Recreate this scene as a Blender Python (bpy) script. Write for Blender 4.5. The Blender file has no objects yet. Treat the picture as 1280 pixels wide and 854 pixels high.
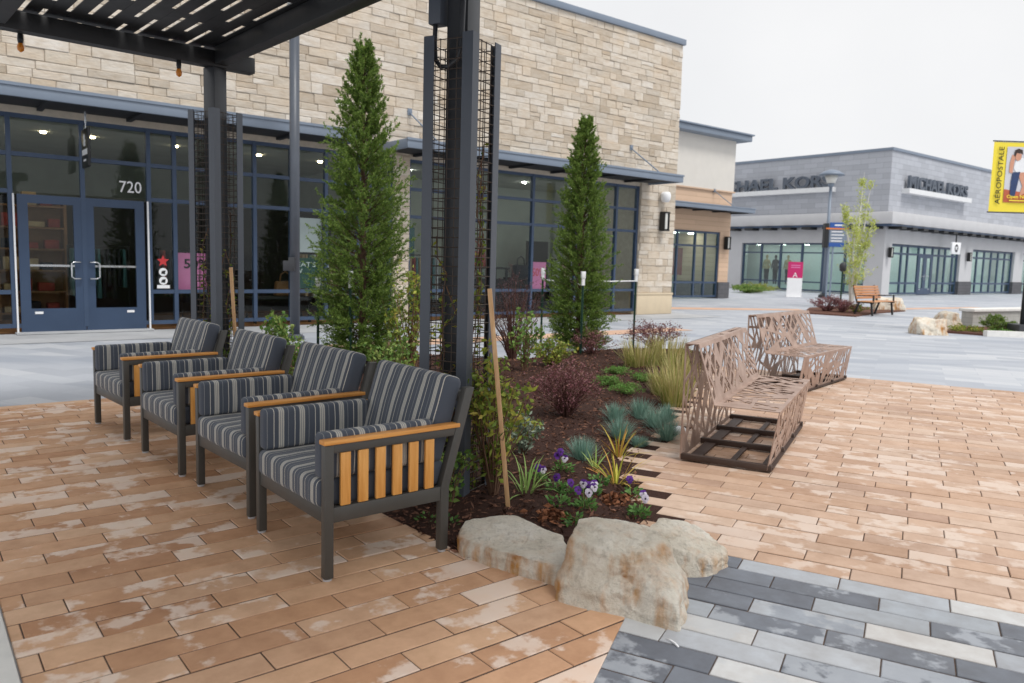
import bpy, bmesh, math, random
import numpy as np
from mathutils import Vector, Matrix, noise as mnoise
from mathutils.geometry import delaunay_2d_cdt, convex_hull_2d

S = bpy.context.scene
COL = S.collection
R = math.radians
# ------------------------------------------------------------------ camera
F_PX, PITCH, ROLL, EYE = 966.86, .104659, .0272081, 1.45
_cp, _sp, _c, _s = math.cos(PITCH), math.sin(PITCH), math.cos(ROLL), math.sin(ROLL)
FWD = Vector((0, _cp, -_sp)); _up = Vector((0, _sp, _cp)); _rt = Vector((1, 0, 0))
RIGHT = _c*_rt + _s*_up; UP = -_s*_rt + _c*_up
cam_d = bpy.data.cameras.new('camera'); cam = bpy.data.objects.new('camera', cam_d); COL.objects.link(cam)
cam_d.sensor_width = 36; cam_d.lens = F_PX/1280*36; cam_d.clip_end = 2000; cam_d.clip_start = .05
m = Matrix((RIGHT, UP, -FWD)).transposed().to_4x4(); m.translation = Vector((0, 0, EYE)); cam.matrix_world = m
cam_d.dof.use_dof = True; cam_d.dof.focus_distance = 4.6; cam_d.dof.aperture_fstop = 3.2
S.camera = cam
# ------------------------------------------------------------------ sky (overcast) and soft sun
SUN_AZ, SUN_EL = R(140), R(60)          # azimuth measured from +Y clockwise
wd = bpy.data.worlds.new('World'); S.world = wd; wd.use_nodes = True
nt = wd.node_tree; nt.nodes.clear()
sky = nt.nodes.new('ShaderNodeTexSky'); sky.sky_type = 'NISHITA'; sky.sun_disc = False
sky.sun_elevation = SUN_EL; sky.sun_rotation = SUN_AZ
hs = nt.nodes.new('ShaderNodeHueSaturation'); hs.inputs['Saturation'].default_value = .25
cl = nt.nodes.new('ShaderNodeTexNoise'); cl.inputs['Scale'].default_value = 2.2; cl.inputs['Detail'].default_value = 5
cr = nt.nodes.new('ShaderNodeValToRGB'); cr.color_ramp.elements[0].color = (8.1, 8.2, 8.4, 1); cr.color_ramp.elements[1].color = (9.3, 9.3, 9.35, 1)
cr.color_ramp.elements[0].position = .3; cr.color_ramp.elements[1].position = .7
mx = nt.nodes.new('ShaderNodeMix'); mx.data_type = 'RGBA'; mx.inputs[0].default_value = .9
bg = nt.nodes.new('ShaderNodeBackground'); bg.inputs['Strength'].default_value = .0735
wo = nt.nodes.new('ShaderNodeOutputWorld')
tcw = nt.nodes.new('ShaderNodeTexCoord')
nt.links.new(tcw.outputs['Generated'], cl.inputs['Vector'])
nt.links.new(sky.outputs[0], hs.inputs['Color']); nt.links.new(cl.outputs['Fac'], cr.inputs[0])
nt.links.new(hs.outputs[0], mx.inputs[6]); nt.links.new(cr.outputs[0], mx.inputs[7])
nt.links.new(mx.outputs[2], bg.inputs['Color']); nt.links.new(bg.outputs[0], wo.inputs[0])
sd = bpy.data.lights.new('sun', 'SUN'); sd.energy = 1.5; sd.angle = R(18); sd.color = (1, .97, .93)
so = bpy.data.objects.new('sun', sd); COL.objects.link(so)
sdir = Vector((math.sin(SUN_AZ)*math.cos(SUN_EL), math.cos(SUN_AZ)*math.cos(SUN_EL), math.sin(SUN_EL)))
so.rotation_euler = sdir.to_track_quat('Z', 'Y').to_euler(); so.location = (0, 0, 30)
S.view_settings.view_transform = 'Standard'; S.view_settings.look = 'None'
S.view_settings.exposure = .56; S.view_settings.gamma = 1

# ------------------------------------------------------------------ frames
YA, YB = .898909, -1.093485
UX, UY = math.sin(YA), math.cos(YA)
VX, VY = -math.cos(YA), math.sin(YA)
WX, WY = math.sin(YB), math.cos(YB)
TX, TY = math.cos(YB), -math.sin(YB)
ROT = math.atan2(UY, UX)                 # local x = facade direction u, local y = v into the facade
ROTB = math.atan2(-WY, -WX)              # local x = to the right along the right-hand paving rows, y = away
def uvw(u, v, z=0): return Vector((u*UX+v*VX, u*UY+v*VY, z))
def to_uv(x, y): return (x*UX+y*UY, x*VX+y*VY)
def gp(px, py, z=0.):                    # point of the ground seen at a photograph pixel
    d = FWD*F_PX + RIGHT*(px-640) - UP*(py-427); t = (z-EYE)/d.z
    return Vector((d.x*t, d.y*t, z))
def at(px, py, Y):
    d = FWD*F_PX + RIGHT*(px-640) - UP*(py-427); t = Y/d.y
    return Vector((d.x*t, d.y*t, EYE+d.z*t))
def pxsize(p):
    d = Vector(p)-Vector((0, 0, EYE)); z = d.dot(FWD)
    if z < .3: return None
    return (640+F_PX*d.dot(RIGHT)/z, 427-F_PX*d.dot(UP)/z, z)
def inframe(p, mx_=40):
    q = pxsize(p)
    return q is not None and -mx_ < q[0] < 1280+mx_ and -mx_ < q[1] < 854+mx_

# ------------------------------------------------------------------ materials
MATS = {}
def srgb(r, g, b):
    f = lambda c: ((c/255+.055)/1.055)**2.4 if c/255 > .04045 else c/255/12.92
    return (f(r), f(g), f(b), 1)
class NT:
    def __init__(s, name):
        s.m = bpy.data.materials.new(name); s.m.use_nodes = True; s.t = s.m.node_tree
        s.b = s.t.nodes['Principled BSDF']; s.out = s.t.nodes['Material Output']; MATS[name] = s.m
    def n(s, typ, **kw):
        nd = s.t.nodes.new(typ)
        for k, v in kw.items():
            if k in nd.inputs.keys(): nd.inputs[k].default_value = v
            else: setattr(nd, k, v)
        return nd
    def l(s, a, b): s.t.links.new(a, b)
    def coord(s, kind='Object', scale=(1, 1, 1), rotz=0, offset=None):
        tc = s.n('ShaderNodeTexCoord'); mp = s.n('ShaderNodeMapping')
        mp.inputs['Scale'].default_value = scale; mp.inputs['Rotation'].default_value = (0, 0, rotz)
        if kind == 'World':
            g = s.n('ShaderNodeNewGeometry'); s.l(g.outputs['Position'], mp.inputs['Vector'])
        else: s.l(tc.outputs[kind], mp.inputs['Vector'])
        if offset is not None:
            ad = s.n('ShaderNodeVectorMath', operation='ADD'); sc = s.n('ShaderNodeVectorMath', operation='SCALE')
            cb = s.n('ShaderNodeCombineXYZ', X=37., Y=71., Z=13.)
            s.l(cb.outputs[0], sc.inputs[0]); s.l(offset, sc.inputs['Scale'])
            s.l(mp.outputs[0], ad.inputs[0]); s.l(sc.outputs[0], ad.inputs[1]); return ad.outputs[0]
        return mp.outputs[0]
    def noise(s, vec, scale, detail=4, rough=.55):
        nd = s.n('ShaderNodeTexNoise'); nd.inputs['Scale'].default_value = scale
        nd.inputs['Detail'].default_value = detail; nd.inputs['Roughness'].default_value = rough
        s.l(vec, nd.inputs['Vector']); return nd.outputs['Fac']
    def ramp(s, fac, stops, interp='LINEAR'):
        nd = s.n('ShaderNodeValToRGB'); r = nd.color_ramp; r.interpolation = interp
        while len(r.elements) < len(stops): r.elements.new(.5)
        for e, (p, c) in zip(r.elements, stops):
            e.position = p; e.color = c if len(c) == 4 else (*c, 1)
        s.l(fac, nd.inputs[0]); return nd.outputs[0]
    def mix(s, fac, a, b, mode='MIX'):
        nd = s.n('ShaderNodeMix', data_type='RGBA', blend_type=mode)
        for sock, v in ((nd.inputs[0], fac), (nd.inputs[6], a), (nd.inputs[7], b)):
            if isinstance(v, (int, float)): sock.default_value = v
            elif isinstance(v, tuple): sock.default_value = v
            else: s.l(v, sock)
        return nd.outputs[2]
    def math(s, op, a, b=None):
        nd = s.n('ShaderNodeMath', operation=op)
        for sock, v in ((nd.inputs[0], a), (nd.inputs[1], b)):
            if v is None: continue
            if isinstance(v, (int, float)): sock.default_value = v
            else: s.l(v, sock)
        return nd.outputs[0]
    def rnd(s):                          # one random number for each piece, whether an object or an island
        a = s.n('ShaderNodeObjectInfo').outputs['Random']; b = s.n('ShaderNodeNewGeometry').outputs['Random Per Island']
        return s.math('FRACT', s.math('ADD', a, b))
    def bump(s, fac, strength=.3, dist=.01):
        nd = s.n('ShaderNodeBump'); nd.inputs['Strength'].default_value = strength; nd.inputs['Distance'].default_value = dist
        s.l(fac, nd.inputs['Height']); s.l(nd.outputs[0], s.b.inputs['Normal'])
    def set(s, col=None, rough=None, metal=None, spec=None):
        if col is not None:
            if isinstance(col, tuple): s.b.inputs['Base Color'].default_value = col
            else: s.l(col, s.b.inputs['Base Color'])
        if rough is not None:
            if isinstance(rough, (int, float)): s.b.inputs['Roughness'].default_value = rough
            else: s.l(rough, s.b.inputs['Roughness'])
        if metal is not None: s.b.inputs['Metallic'].default_value = metal
        if spec is not None: s.b.inputs['Specular IOR Level'].default_value = spec
        return s.m
def plain(name, col, rough=.6, var=.12, scale=6, metal=0, bump=.0, spec=.5, kind='Object'):
    """paint-like surface with faint mottling"""
    t = NT(name); v = t.coord(kind); nf = t.noise(v, scale, 5)
    a = tuple(min(1, c*(1-var)) for c in col[:3])+(1,); b = tuple(min(1, c*(1+var)) for c in col[:3])+(1,)
    c = t.ramp(nf, [(.3, a), (.7, b)])
    rr = t.math('ADD', t.math('MULTIPLY', nf, .25), rough-.12)
    if bump: t.bump(t.noise(v, scale*12, 3), bump, .004)
    return t.set(c, rr, metal, spec)
def paver_mat(name, cols, stain, stain_amt, wet=None, kind='Object'):
    t = NT(name); r = t.rnd(); v = t.coord('Object', offset=r)
    wv = t.coord('World')
    base = t.ramp(r, [(i/(len(cols)-1) if len(cols) > 1 else 0, c) for i, c in enumerate(cols)])
    n1 = t.noise(v, 9, 6, .6); base = t.mix(t.ramp(n1, [(.35, (0, 0, 0)), (.7, (.5, .5, .5))]), base, t.mix(1., base, (.66, .6, .56, 1), 'MULTIPLY'))
    n0 = t.noise(wv, 55, 4, .7); base = t.mix(t.math('MULTIPLY', n0, .22), base, t.mix(1., base, (.55, .5, .46, 1), 'MULTIPLY'))
    big = t.noise(wv, .55, 3); 
    edge = t.math('ADD', t.noise(v, 5.2, 5, .6), t.math('MULTIPLY', t.math('SUBTRACT', big, .5), .42))
    edge = t.math('ADD', edge, t.math('MULTIPLY', t.math('SUBTRACT', t.math('FRACT', t.math('MULTIPLY', r, 7.3)), .5), .30))
    damp = t.ramp(t.noise(wv, .8, 5, .6), [(.5, (0, 0, 0)), (.66, (.6, .6, .6))]); base = t.mix(damp, base, t.mix(1., base, (.74, .69, .64, 1), 'MULTIPLY'))
    msk = t.ramp(edge, [(stain_amt, (0, 0, 0)), (stain_amt+.07, (1, 1, 1))])
    base = t.mix(t.math('MULTIPLY', msk, t.math('ADD', t.math('MULTIPLY', n1, .6), .28)), base, stain)
    t.bump(t.noise(wv, 140, 3, .7), .25, .002)
    rr = t.math('ADD', t.math('MULTIPLY', n1, .4), .34)
    return t.set(base, rr, 0, .35)
paver_mat('brick_paver', [srgb(204, 158, 122), srgb(222, 182, 148), srgb(212, 167, 132), srgb(228, 192, 161), srgb(194, 147, 112), srgb(218, 175, 140)], srgb(242, 228, 216), .57)
paver_mat('brick_paver_pale', [srgb(196, 162, 136), srgb(208, 178, 155), srgb(192, 158, 133), srgb(212, 187, 167), srgb(184, 152, 131)], srgb(220, 204, 191), .575)
paver_mat('slate_paver', [srgb(96, 101, 111), srgb(122, 128, 138), srgb(108, 114, 124)], srgb(180, 185, 192), .55)
paver_mat('grey_paver', [srgb(172, 178, 186), srgb(188, 193, 199), srgb(160, 168, 177)], srgb(126, 133, 144), .60)
paver_mat('pale_paver', [srgb(200, 202, 203), srgb(210, 211, 211)], srgb(184, 187, 190), .60)
def sand():
    t = NT('joint_sand'); n = t.noise(t.coord('World'), 30, 4)
    return t.set(t.ramp(n, [(.3, srgb(64, 50, 42)), (.7, srgb(96, 78, 66))]), .9)
sand()
def plaza_mat():
    t = NT('plaza_pavers')
    def layer(rot):
        br = t.n('ShaderNodeTexBrick'); br.offset = .5
        br.inputs['Scale'].default_value = 1; br.inputs['Mortar Size'].default_value = .004
        br.inputs['Brick Width'].default_value = .9; br.inputs['Row Height'].default_value = .3
        br.inputs['Color1'].default_value = (0, 0, 0, 1); br.inputs['Color2'].default_value = (1, 1, 1, 1); br.inputs['Mortar'].default_value = (.2, .2, .2, 1)
        t.l(t.coord('World', rotz=rot), br.inputs['Vector']); return br.outputs['Color']
    c = layer(-ROTB)
    col = t.ramp(c, [(0, srgb(156, 162, 172)), (.45, srgb(174, 179, 188)), (.7, srgb(182, 187, 194)), (1, srgb(200, 202, 206))])
    n = t.noise(t.coord('World'), .35, 5); col = t.mix(t.math('MULTIPLY', n, .5), col, srgb(194, 197, 203))
    n2 = t.noise(t.coord('World', (.25, 1.6, 1), rotz=-ROTB), .7, 4); col = t.mix(t.ramp(n2, [(.52, (0, 0, 0)), (.62, (.55, .55, .55))]), col, srgb(146, 154, 168))
    n3 = t.noise(t.coord('World'), 18, 4); col = t.mix(t.math('MULTIPLY', n3, .3), col, srgb(150, 154, 160))
    return t.set(col, .6, 0, .4)
plaza_mat()
plain('orange_band', srgb(206, 170, 146), .75, .12, 1.4, kind='World')
plain('pale_concrete', srgb(226, 225, 221), .8, .06, 9, bump=.2)
plain('walk_concrete', srgb(176, 178, 181), .8, .14, 1.2, bump=.2, kind='World')
def mulch_mat(name, a, b):
    t = NT(name); r = t.rnd(); n = t.noise(t.coord('World'), 60, 5, .7)
    c = t.ramp(t.math('ADD', t.math('MULTIPLY', r, .5), t.math('MULTIPLY', n, .5)), [(.25, a), (.6, b), (.85, tuple(x*1.7 for x in b[:3])+(1,))])
    t.bump(n, .9, .02); return t.set(c, .9, 0, .2)
mulch_mat('mulch', srgb(62, 42, 36), srgb(112, 80, 68))
mulch_mat('mulch_chip', srgb(60, 41, 34), srgb(130, 94, 78))
mulch_mat('dead_leaf', srgb(96, 58, 40), srgb(150, 100, 72))
def stone_mat(name, cols, rough=.85):
    t = NT(name); r = t.rnd(); v = t.coord('World')
    c = t.ramp(r, [(i/(len(cols)-1), q) for i, q in enumerate(cols)])
    n = t.noise(t.coord('World', (1, 1, 3.5)), 4.5, 6, .65)
    c = t.mix(t.ramp(n, [(.4, (0, 0, 0)), (.75, (.75, .75, .75))]), c, t.mix(1., c, (.74, .66, .56, 1), 'MULTIPLY'))
    n2 = t.noise(v, 1.4, 3); c = t.mix(t.ramp(n2, [(.5, (0, 0, 0)), (.75, (.35, .35, .35))]), c, srgb(214, 190, 160))
    t.bump(t.noise(t.coord('World', (1, 1, 2.2)), 13, 6, .65), .5, .03)
    return t.set(c, rough, 0, .2)
stone_mat('ledge_stone', [srgb(214, 205, 192), srgb(204, 192, 176), srgb(220, 212, 200), srgb(186, 173, 156), srgb(210, 198, 182), srgb(222, 215, 205), srgb(194, 184, 170), srgb(212, 201, 185)])
plain('mortar', srgb(190, 180, 165), .9, .1, 8, kind='World')
plain('pier_cap', srgb(208, 192, 166), .8, .05, 4, kind='World')
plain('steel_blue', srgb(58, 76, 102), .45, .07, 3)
plain('door_blue', srgb(54, 72, 98), .38, .06, 3)
plain('letter_grey', srgb(84, 92, 104), .5, .06, 3)
plain('canopy_grey', srgb(122, 134, 150), .4, .06, 1.5)
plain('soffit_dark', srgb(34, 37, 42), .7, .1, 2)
plain('charcoal', srgb(56, 58, 62), .42, .08, 5)
plain('post_grey', srgb(78, 84, 94), .42, .08, 4)
plain('bronze_black', srgb(30, 31, 33), .5, .12, 4)
plain('chair_metal', srgb(74, 73, 70), .4, .07, 6, bump=.08)
plain('glide_plastic', srgb(190, 192, 196), .4, .03, 6)
plain('chrome', srgb(205, 208, 212), .25, .03, 6, metal=.9)
plain('white_paint', srgb(226, 227, 228), .6, .04, 5)
plain('cream_stucco', srgb(214, 210, 203), .9, .03, 2, bump=.3, kind='World')
plain('grey_stucco', srgb(196, 196, 198), .9, .03, 2, bump=.3, kind='World')
plain('green_post', srgb(24, 62, 48), .45, .1, 6)
plain('black_plastic', srgb(22, 23, 26), .4, .05, 6)
plain('pink_paper', srgb(214, 122, 172), .6, .03, 4)
plain('magenta_paper', srgb(196, 32, 104), .5, .03, 4)
plain('yellow_vinyl', srgb(242, 220, 66), .5, .03, 4)
plain('ink_black', srgb(24, 24, 26), .6, .03, 4)
plain('ink_white', srgb(235, 236, 238), .6, .03, 4)
plain('ink_blue', srgb(44, 88, 160), .6, .04, 4)
plain('ink_orange', srgb(226, 130, 60), .6, .04, 4)
plain('ink_red', srgb(200, 56, 60), .6, .04, 4)
plain('ink_green', srgb(20, 70, 60), .6, .3, 14)
plain('photo_grey', srgb(206, 206, 212), .6, .05, 3)
plain('photo_floor', srgb(186, 96, 66), .6, .15, 6)
plain('skin_print', srgb(206, 150, 124), .6, .08, 8)
plain('denim_print', srgb(44, 64, 104), .6, .15, 12)
plain('hair_print', srgb(56, 40, 34), .7, .2, 14)
plain('interior_wall', srgb(164, 168, 160), .9, .1, 1.5)
plain('interior_dark', srgb(40, 38, 38), .9, .15, 1.5)
plain('interior_wood', srgb(140, 98, 62), .6, .2, 3)
plain('cloth_dark', srgb(36, 38, 46), .95, .3, 5)
plain('cloth_tan', srgb(186, 160, 124), .95, .2, 5)
plain('cloth_red', srgb(150, 60, 52), .9, .2, 5)
plain('cloth_teal', srgb(72, 112, 116), .9, .2, 5)
plain('grey_plank', srgb(128, 130, 138), .8, .1, 3, kind='World')
def siding(name, base, row, length, rot, dark, axis_rot=True):
    t = NT(name); v = t.coord('Object', rotz=0)
    sx = t.n('ShaderNodeSeparateXYZ'); t.l(v, sx.inputs[0])
    cb = t.n('ShaderNodeCombineXYZ'); t.l(t.math('ADD', sx.outputs[0], sx.outputs[1]), cb.inputs[0]); t.l(sx.outputs[2], cb.inputs[1])
    br = t.n('ShaderNodeTexBrick'); br.inputs['Scale'].default_value = 1; br.inputs['Mortar Size'].default_value = row*.035
    br.inputs['Brick Width'].default_value = length; br.inputs['Row Height'].default_value = row; br.inputs['Mortar Smooth'].default_value = .3
    br.inputs['Color1'].default_value = tuple(c*.9 for c in base[:3])+(1,); br.inputs['Color2'].default_value = tuple(min(1, c*1.1) for c in base[:3])+(1,); br.inputs['Mortar'].default_value = dark
    t.l(cb.outputs[0], br.inputs['Vector'])
    n = t.noise(t.coord('World', (1, 1, 3)), 1.6, 5); c = t.mix(t.math('MULTIPLY', n, .35), br.outputs['Color'], tuple(x*.75 for x in base[:3])+(1,))
    t.bump(br.outputs['Fac'], -.4, .02); return t.set(c, .8, 0, .25)
siding('grey_panel', srgb(182, 185, 192), .3, .9, 0, srgb(148, 151, 160))
siding('tan_siding', srgb(214, 184, 158), .2, 3.2, 0, srgb(176, 146, 122))
siding('dark_block', srgb(98, 98, 102), .2, .4, 0, srgb(60, 60, 64))
siding('wall_block', srgb(178, 176, 170), .13, .42, 0, srgb(140, 138, 132))
def wood(name, a, b, axis='x'):
    t = NT(name); r = t.rnd(); sc = (2, 26, 26) if axis == 'x' else ((26, 2, 26) if axis == 'y' else (26, 26, 2))
    v = t.coord('Object', sc, offset=r); n = t.noise(v, 2.2, 5, .6)
    c = t.ramp(n, [(.28, a), (.72, b)]); c = t.mix(t.math('MULTIPLY', r, .3), c, t.mix(1., c, (.8, .7, .6, 1), 'MULTIPLY'))
    t.bump(n, .12, .002); return t.set(c, .42, 0, .4)
wood('teak_x', srgb(206, 136, 62), srgb(236, 174, 98), 'x'); wood('teak_z', srgb(212, 146, 68), srgb(240, 182, 106), 'z')
wood('stake_wood', srgb(190, 146, 102), srgb(220, 182, 138), 'z'); wood('bench_wood', srgb(186, 128, 82), srgb(214, 160, 116), 'x')
def corten():
    t = NT('bronze_sheet'); n = t.noise(t.coord('World'), 7, 5)
    c = t.ramp(n, [(.3, srgb(150, 124, 110)), (.7, srgb(182, 158, 144))])
    return t.set(c, .5, .2, .5)
corten(); plain('bronze_dark', srgb(72, 58, 52), .55, .15, 6, metal=.3)
def fabric(name, axis):
    """slate cloth woven with pale and fine stripes"""
    t = NT(name); v = t.coord('Object'); sx = t.n('ShaderNodeSeparateXYZ'); t.l(v, sx.inputs[0])
    x = t.math('FRACT', t.math('ADD', t.math('DIVIDE', sx.outputs[axis], .112), 10.13 if axis == 1 else 10.42))
    D, L, M = srgb(82, 88, 99), srgb(204, 199, 188), srgb(146, 147, 147)
    stops = [(0, D), (.17, L), (.205, D), (.40, M), (.43, L), (.47, M), (.52, L), (.56, M), (.61, L), (.65, M), (.68, D), (.86, M), (.885, D)]
    c = t.ramp(x, stops, 'CONSTANT')
    w = t.noise(v, 420, 2); c = t.mix(t.math('MULTIPLY', w, .35), c, t.mix(1., c, (.6, .6, .6, 1), 'MULTIPLY'))
    t.bump(t.math('ADD', w, t.math('MULTIPLY', t.noise(v, 9, 3), 3)), .25, .004)
    t.b.inputs['Sheen Weight'].default_value = .15
    return t.set(c, .9, 0, .2)
fabric('striped_cloth_y', 1); fabric('striped_cloth_x', 0)
def glass(name, tint, refl, rough=0.0):
    t = NT(name); tr = t.n('ShaderNodeBsdfTransparent'); tr.inputs[0].default_value = tint
    gl = t.n('ShaderNodeBsdfGlossy'); gl.inputs['Roughness'].default_value = rough; gl.inputs['Color'].default_value = (.93, .97, .96, 1)
    fr = t.n('ShaderNodeFresnel', IOR=1.42); gb = t.n('ShaderNodeNewGeometry'); f = t.math('MULTIPLY', t.math('ADD', fr.outputs[0], refl), t.math('SUBTRACT', 1., gb.outputs['Backfacing']))   # outer face of each pane mirrors, inner face only transmits
    mxs = t.n('ShaderNodeMixShader'); t.l(f, mxs.inputs[0]); t.l(tr.outputs[0], mxs.inputs[1]); t.l(gl.outputs[0], mxs.inputs[2])
    t.l(mxs.outputs[0], t.out.inputs[0]); return t.m
glass('shop_glass', (.86, .9, .885, 1), .0); glass('green_glass', (.8, .92, .89, 1), .05)
def emit(name, col, st):
    t = NT(name); e = t.n('ShaderNodeEmission', Strength=st); e.inputs[0].default_value = col; t.l(e.outputs[0], t.out.inputs[0]); return t.m
emit('lamp_fill', (1, .97, .92, 1), 16); emit('lamp_warm', (1, .78, .5, 1), 26); emit('lamp_white', (1, .95, .88, 1), 75)
plain('amber_bulb', srgb(214, 130, 40), .25, .05, 8); plain('opal_glass', srgb(220, 220, 214), .35, .03, 6)
def leafm(name, cols, rough=.55, trans=.25):
    t = NT(name); r = t.rnd(); c = t.ramp(r, [(i/(len(cols)-1), q) for i, q in enumerate(cols)])
    n = t.noise(t.coord('World'), 3, 3); c = t.mix(t.math('MULTIPLY', n, .4), c, t.mix(1., c, (.62, .66, .55, 1), 'MULTIPLY'))
    t.set(c, rough, 0, .3)
    ts = t.n('ShaderNodeBsdfTranslucent'); t.l(c, ts.inputs[0]); mxs = t.n('ShaderNodeMixShader'); mxs.inputs[0].default_value = trans
    t.l(t.b.outputs[0], mxs.inputs[1]); t.l(ts.outputs[0], mxs.inputs[2]); t.l(mxs.outputs[0], t.out.inputs[0]); return t.m
leafm('spruce_needle', [srgb(74, 100, 48), srgb(106, 136, 62), srgb(142, 168, 80), srgb(90, 118, 56), srgb(176, 194, 104)], .5, .3)
leafm('vine_leaf', [srgb(104, 136, 60), srgb(144, 164, 70), srgb(182, 186, 80), srgb(92, 124, 62), srgb(204, 186, 92)], .5, .35)
leafm('shrub_leaf', [srgb(84, 122, 60), srgb(114, 150, 74), srgb(138, 168, 88), srgb(164, 182, 98)], .5, .3)
leafm('barberry_leaf', [srgb(124, 72, 82), srgb(154, 98, 108), srgb(112, 70, 72), srgb(172, 128, 132), srgb(140, 102, 84)])
leafm('smoke_leaf', [srgb(86, 62, 72), srgb(110, 84, 90), srgb(70, 56, 60)])
leafm('fescue_blade', [srgb(124, 162, 150), srgb(148, 182, 168), srgb(108, 146, 134), srgb(172, 200, 186)])
leafm('straw_blade', [srgb(196, 178, 120), srgb(214, 198, 146), srgb(172, 166, 96), srgb(150, 158, 84), srgb(222, 206, 160)])
leafm('lime_blade', [srgb(166, 174, 96), srgb(142, 160, 84), srgb(192, 188, 112)])
leafm('gold_blade', [srgb(214, 206, 84), srgb(180, 186, 80), srgb(222, 190, 92), srgb(206, 144, 84)])
leafm('green_blade', [srgb(146, 180, 98), srgb(172, 198, 118), srgb(124, 160, 84)])
leafm('juniper_leaf', [srgb(104, 150, 70), srgb(126, 168, 84), srgb(84, 126, 60)])
leafm('pansy_leaf', [srgb(84, 128, 64), srgb(116, 156, 84), srgb(66, 108, 54)])
leafm('silver_leaf', [srgb(140, 156, 140), srgb(168, 180, 162), srgb(112, 132, 112)])
leafm('birch_leaf', [srgb(196, 204, 110), srgb(214, 220, 134), srgb(176, 190, 96)])
leafm('petal_purple', [srgb(84, 34, 130), srgb(104, 50, 150), srgb(66, 26, 110)], .6, .2)
leafm('petal_white', [srgb(226, 220, 230), srgb(206, 196, 220)], .6, .2)
plain('petal_eye', srgb(40, 22, 50), .7, .1, 20)
plain('mesh_wire', srgb(66, 56, 49), .6, .25, 20)
plain('bark', srgb(88, 66, 52), .9, .25, 14); plain('twig', srgb(112, 84, 66), .9, .2, 14); plain('dark_twig', srgb(92, 62, 54), .9, .2, 14)
plain('birch_bark', srgb(214, 212, 206), .8, .12, 12)
def rockm():
    t = NT('sandstone_rock'); v = t.coord('Object')
    n = t.noise(t.coord('Object', (1.6, 1.6, 1)), 3.2, 8, .65)
    c = t.ramp(n, [(.25, srgb(206, 195, 176)), (.5, srgb(234, 226, 211)), (.75, srgb(244, 239, 229))])
    st = t.noise(t.coord('Object', (6, 6, 1.1)), 1.5, 8, .6)
    m1 = t.ramp(st, [(.47, (0, 0, 0)), (.66, (1, 1, 1))])
    sx = t.n('ShaderNodeSeparateXYZ'); g = t.n('ShaderNodeNewGeometry'); t.l(g.outputs['Normal'], sx.inputs[0])
    side = t.math('SUBTRACT', 1., t.math('ABSOLUTE', sx.outputs[2]))    # iron stain runs on the steep broken faces of this stone
    m1 = t.math('MULTIPLY', m1, t.math('POWER', side, .5))
    c = t.mix(m1, c, t.ramp(t.noise(v, 9, 5), [(.3, srgb(172, 108, 46)), (.7, srgb(216, 160, 84))]))
    sp = t.noise(v, 26, 6, .7); c = t.mix(t.math('MULTIPLY', t.ramp(sp, [(.5, (0, 0, 0)), (.7, (1, 1, 1))]), .4), c, srgb(140, 130, 116))
    vo = t.n('ShaderNodeTexVoronoi', feature='DISTANCE_TO_EDGE'); vo.inputs['Scale'].default_value = 3.1; wp = t.n('ShaderNodeVectorMath', operation='ADD'); wn = t.n('ShaderNodeTexNoise'); wn.inputs['Scale'].default_value = 6; t.l(v, wn.inputs['Vector']); t.l(v, wp.inputs[0]); t.l(wn.outputs['Color'], wp.inputs[1]); t.l(wp.outputs[0], vo.inputs['Vector'])
    crack = t.ramp(vo.outputs['Distance'], [(0, (0, 0, 0)), (.035, (1, 1, 1))])
    t.bump(t.math('ADD', t.math('ADD', t.noise(v, 16, 10, .75), t.math('MULTIPLY', n, 1.5)), t.math('MULTIPLY', crack, .05)), 1., .035)
    return t.set(c, .88, 0, .25)
rockm()
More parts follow.
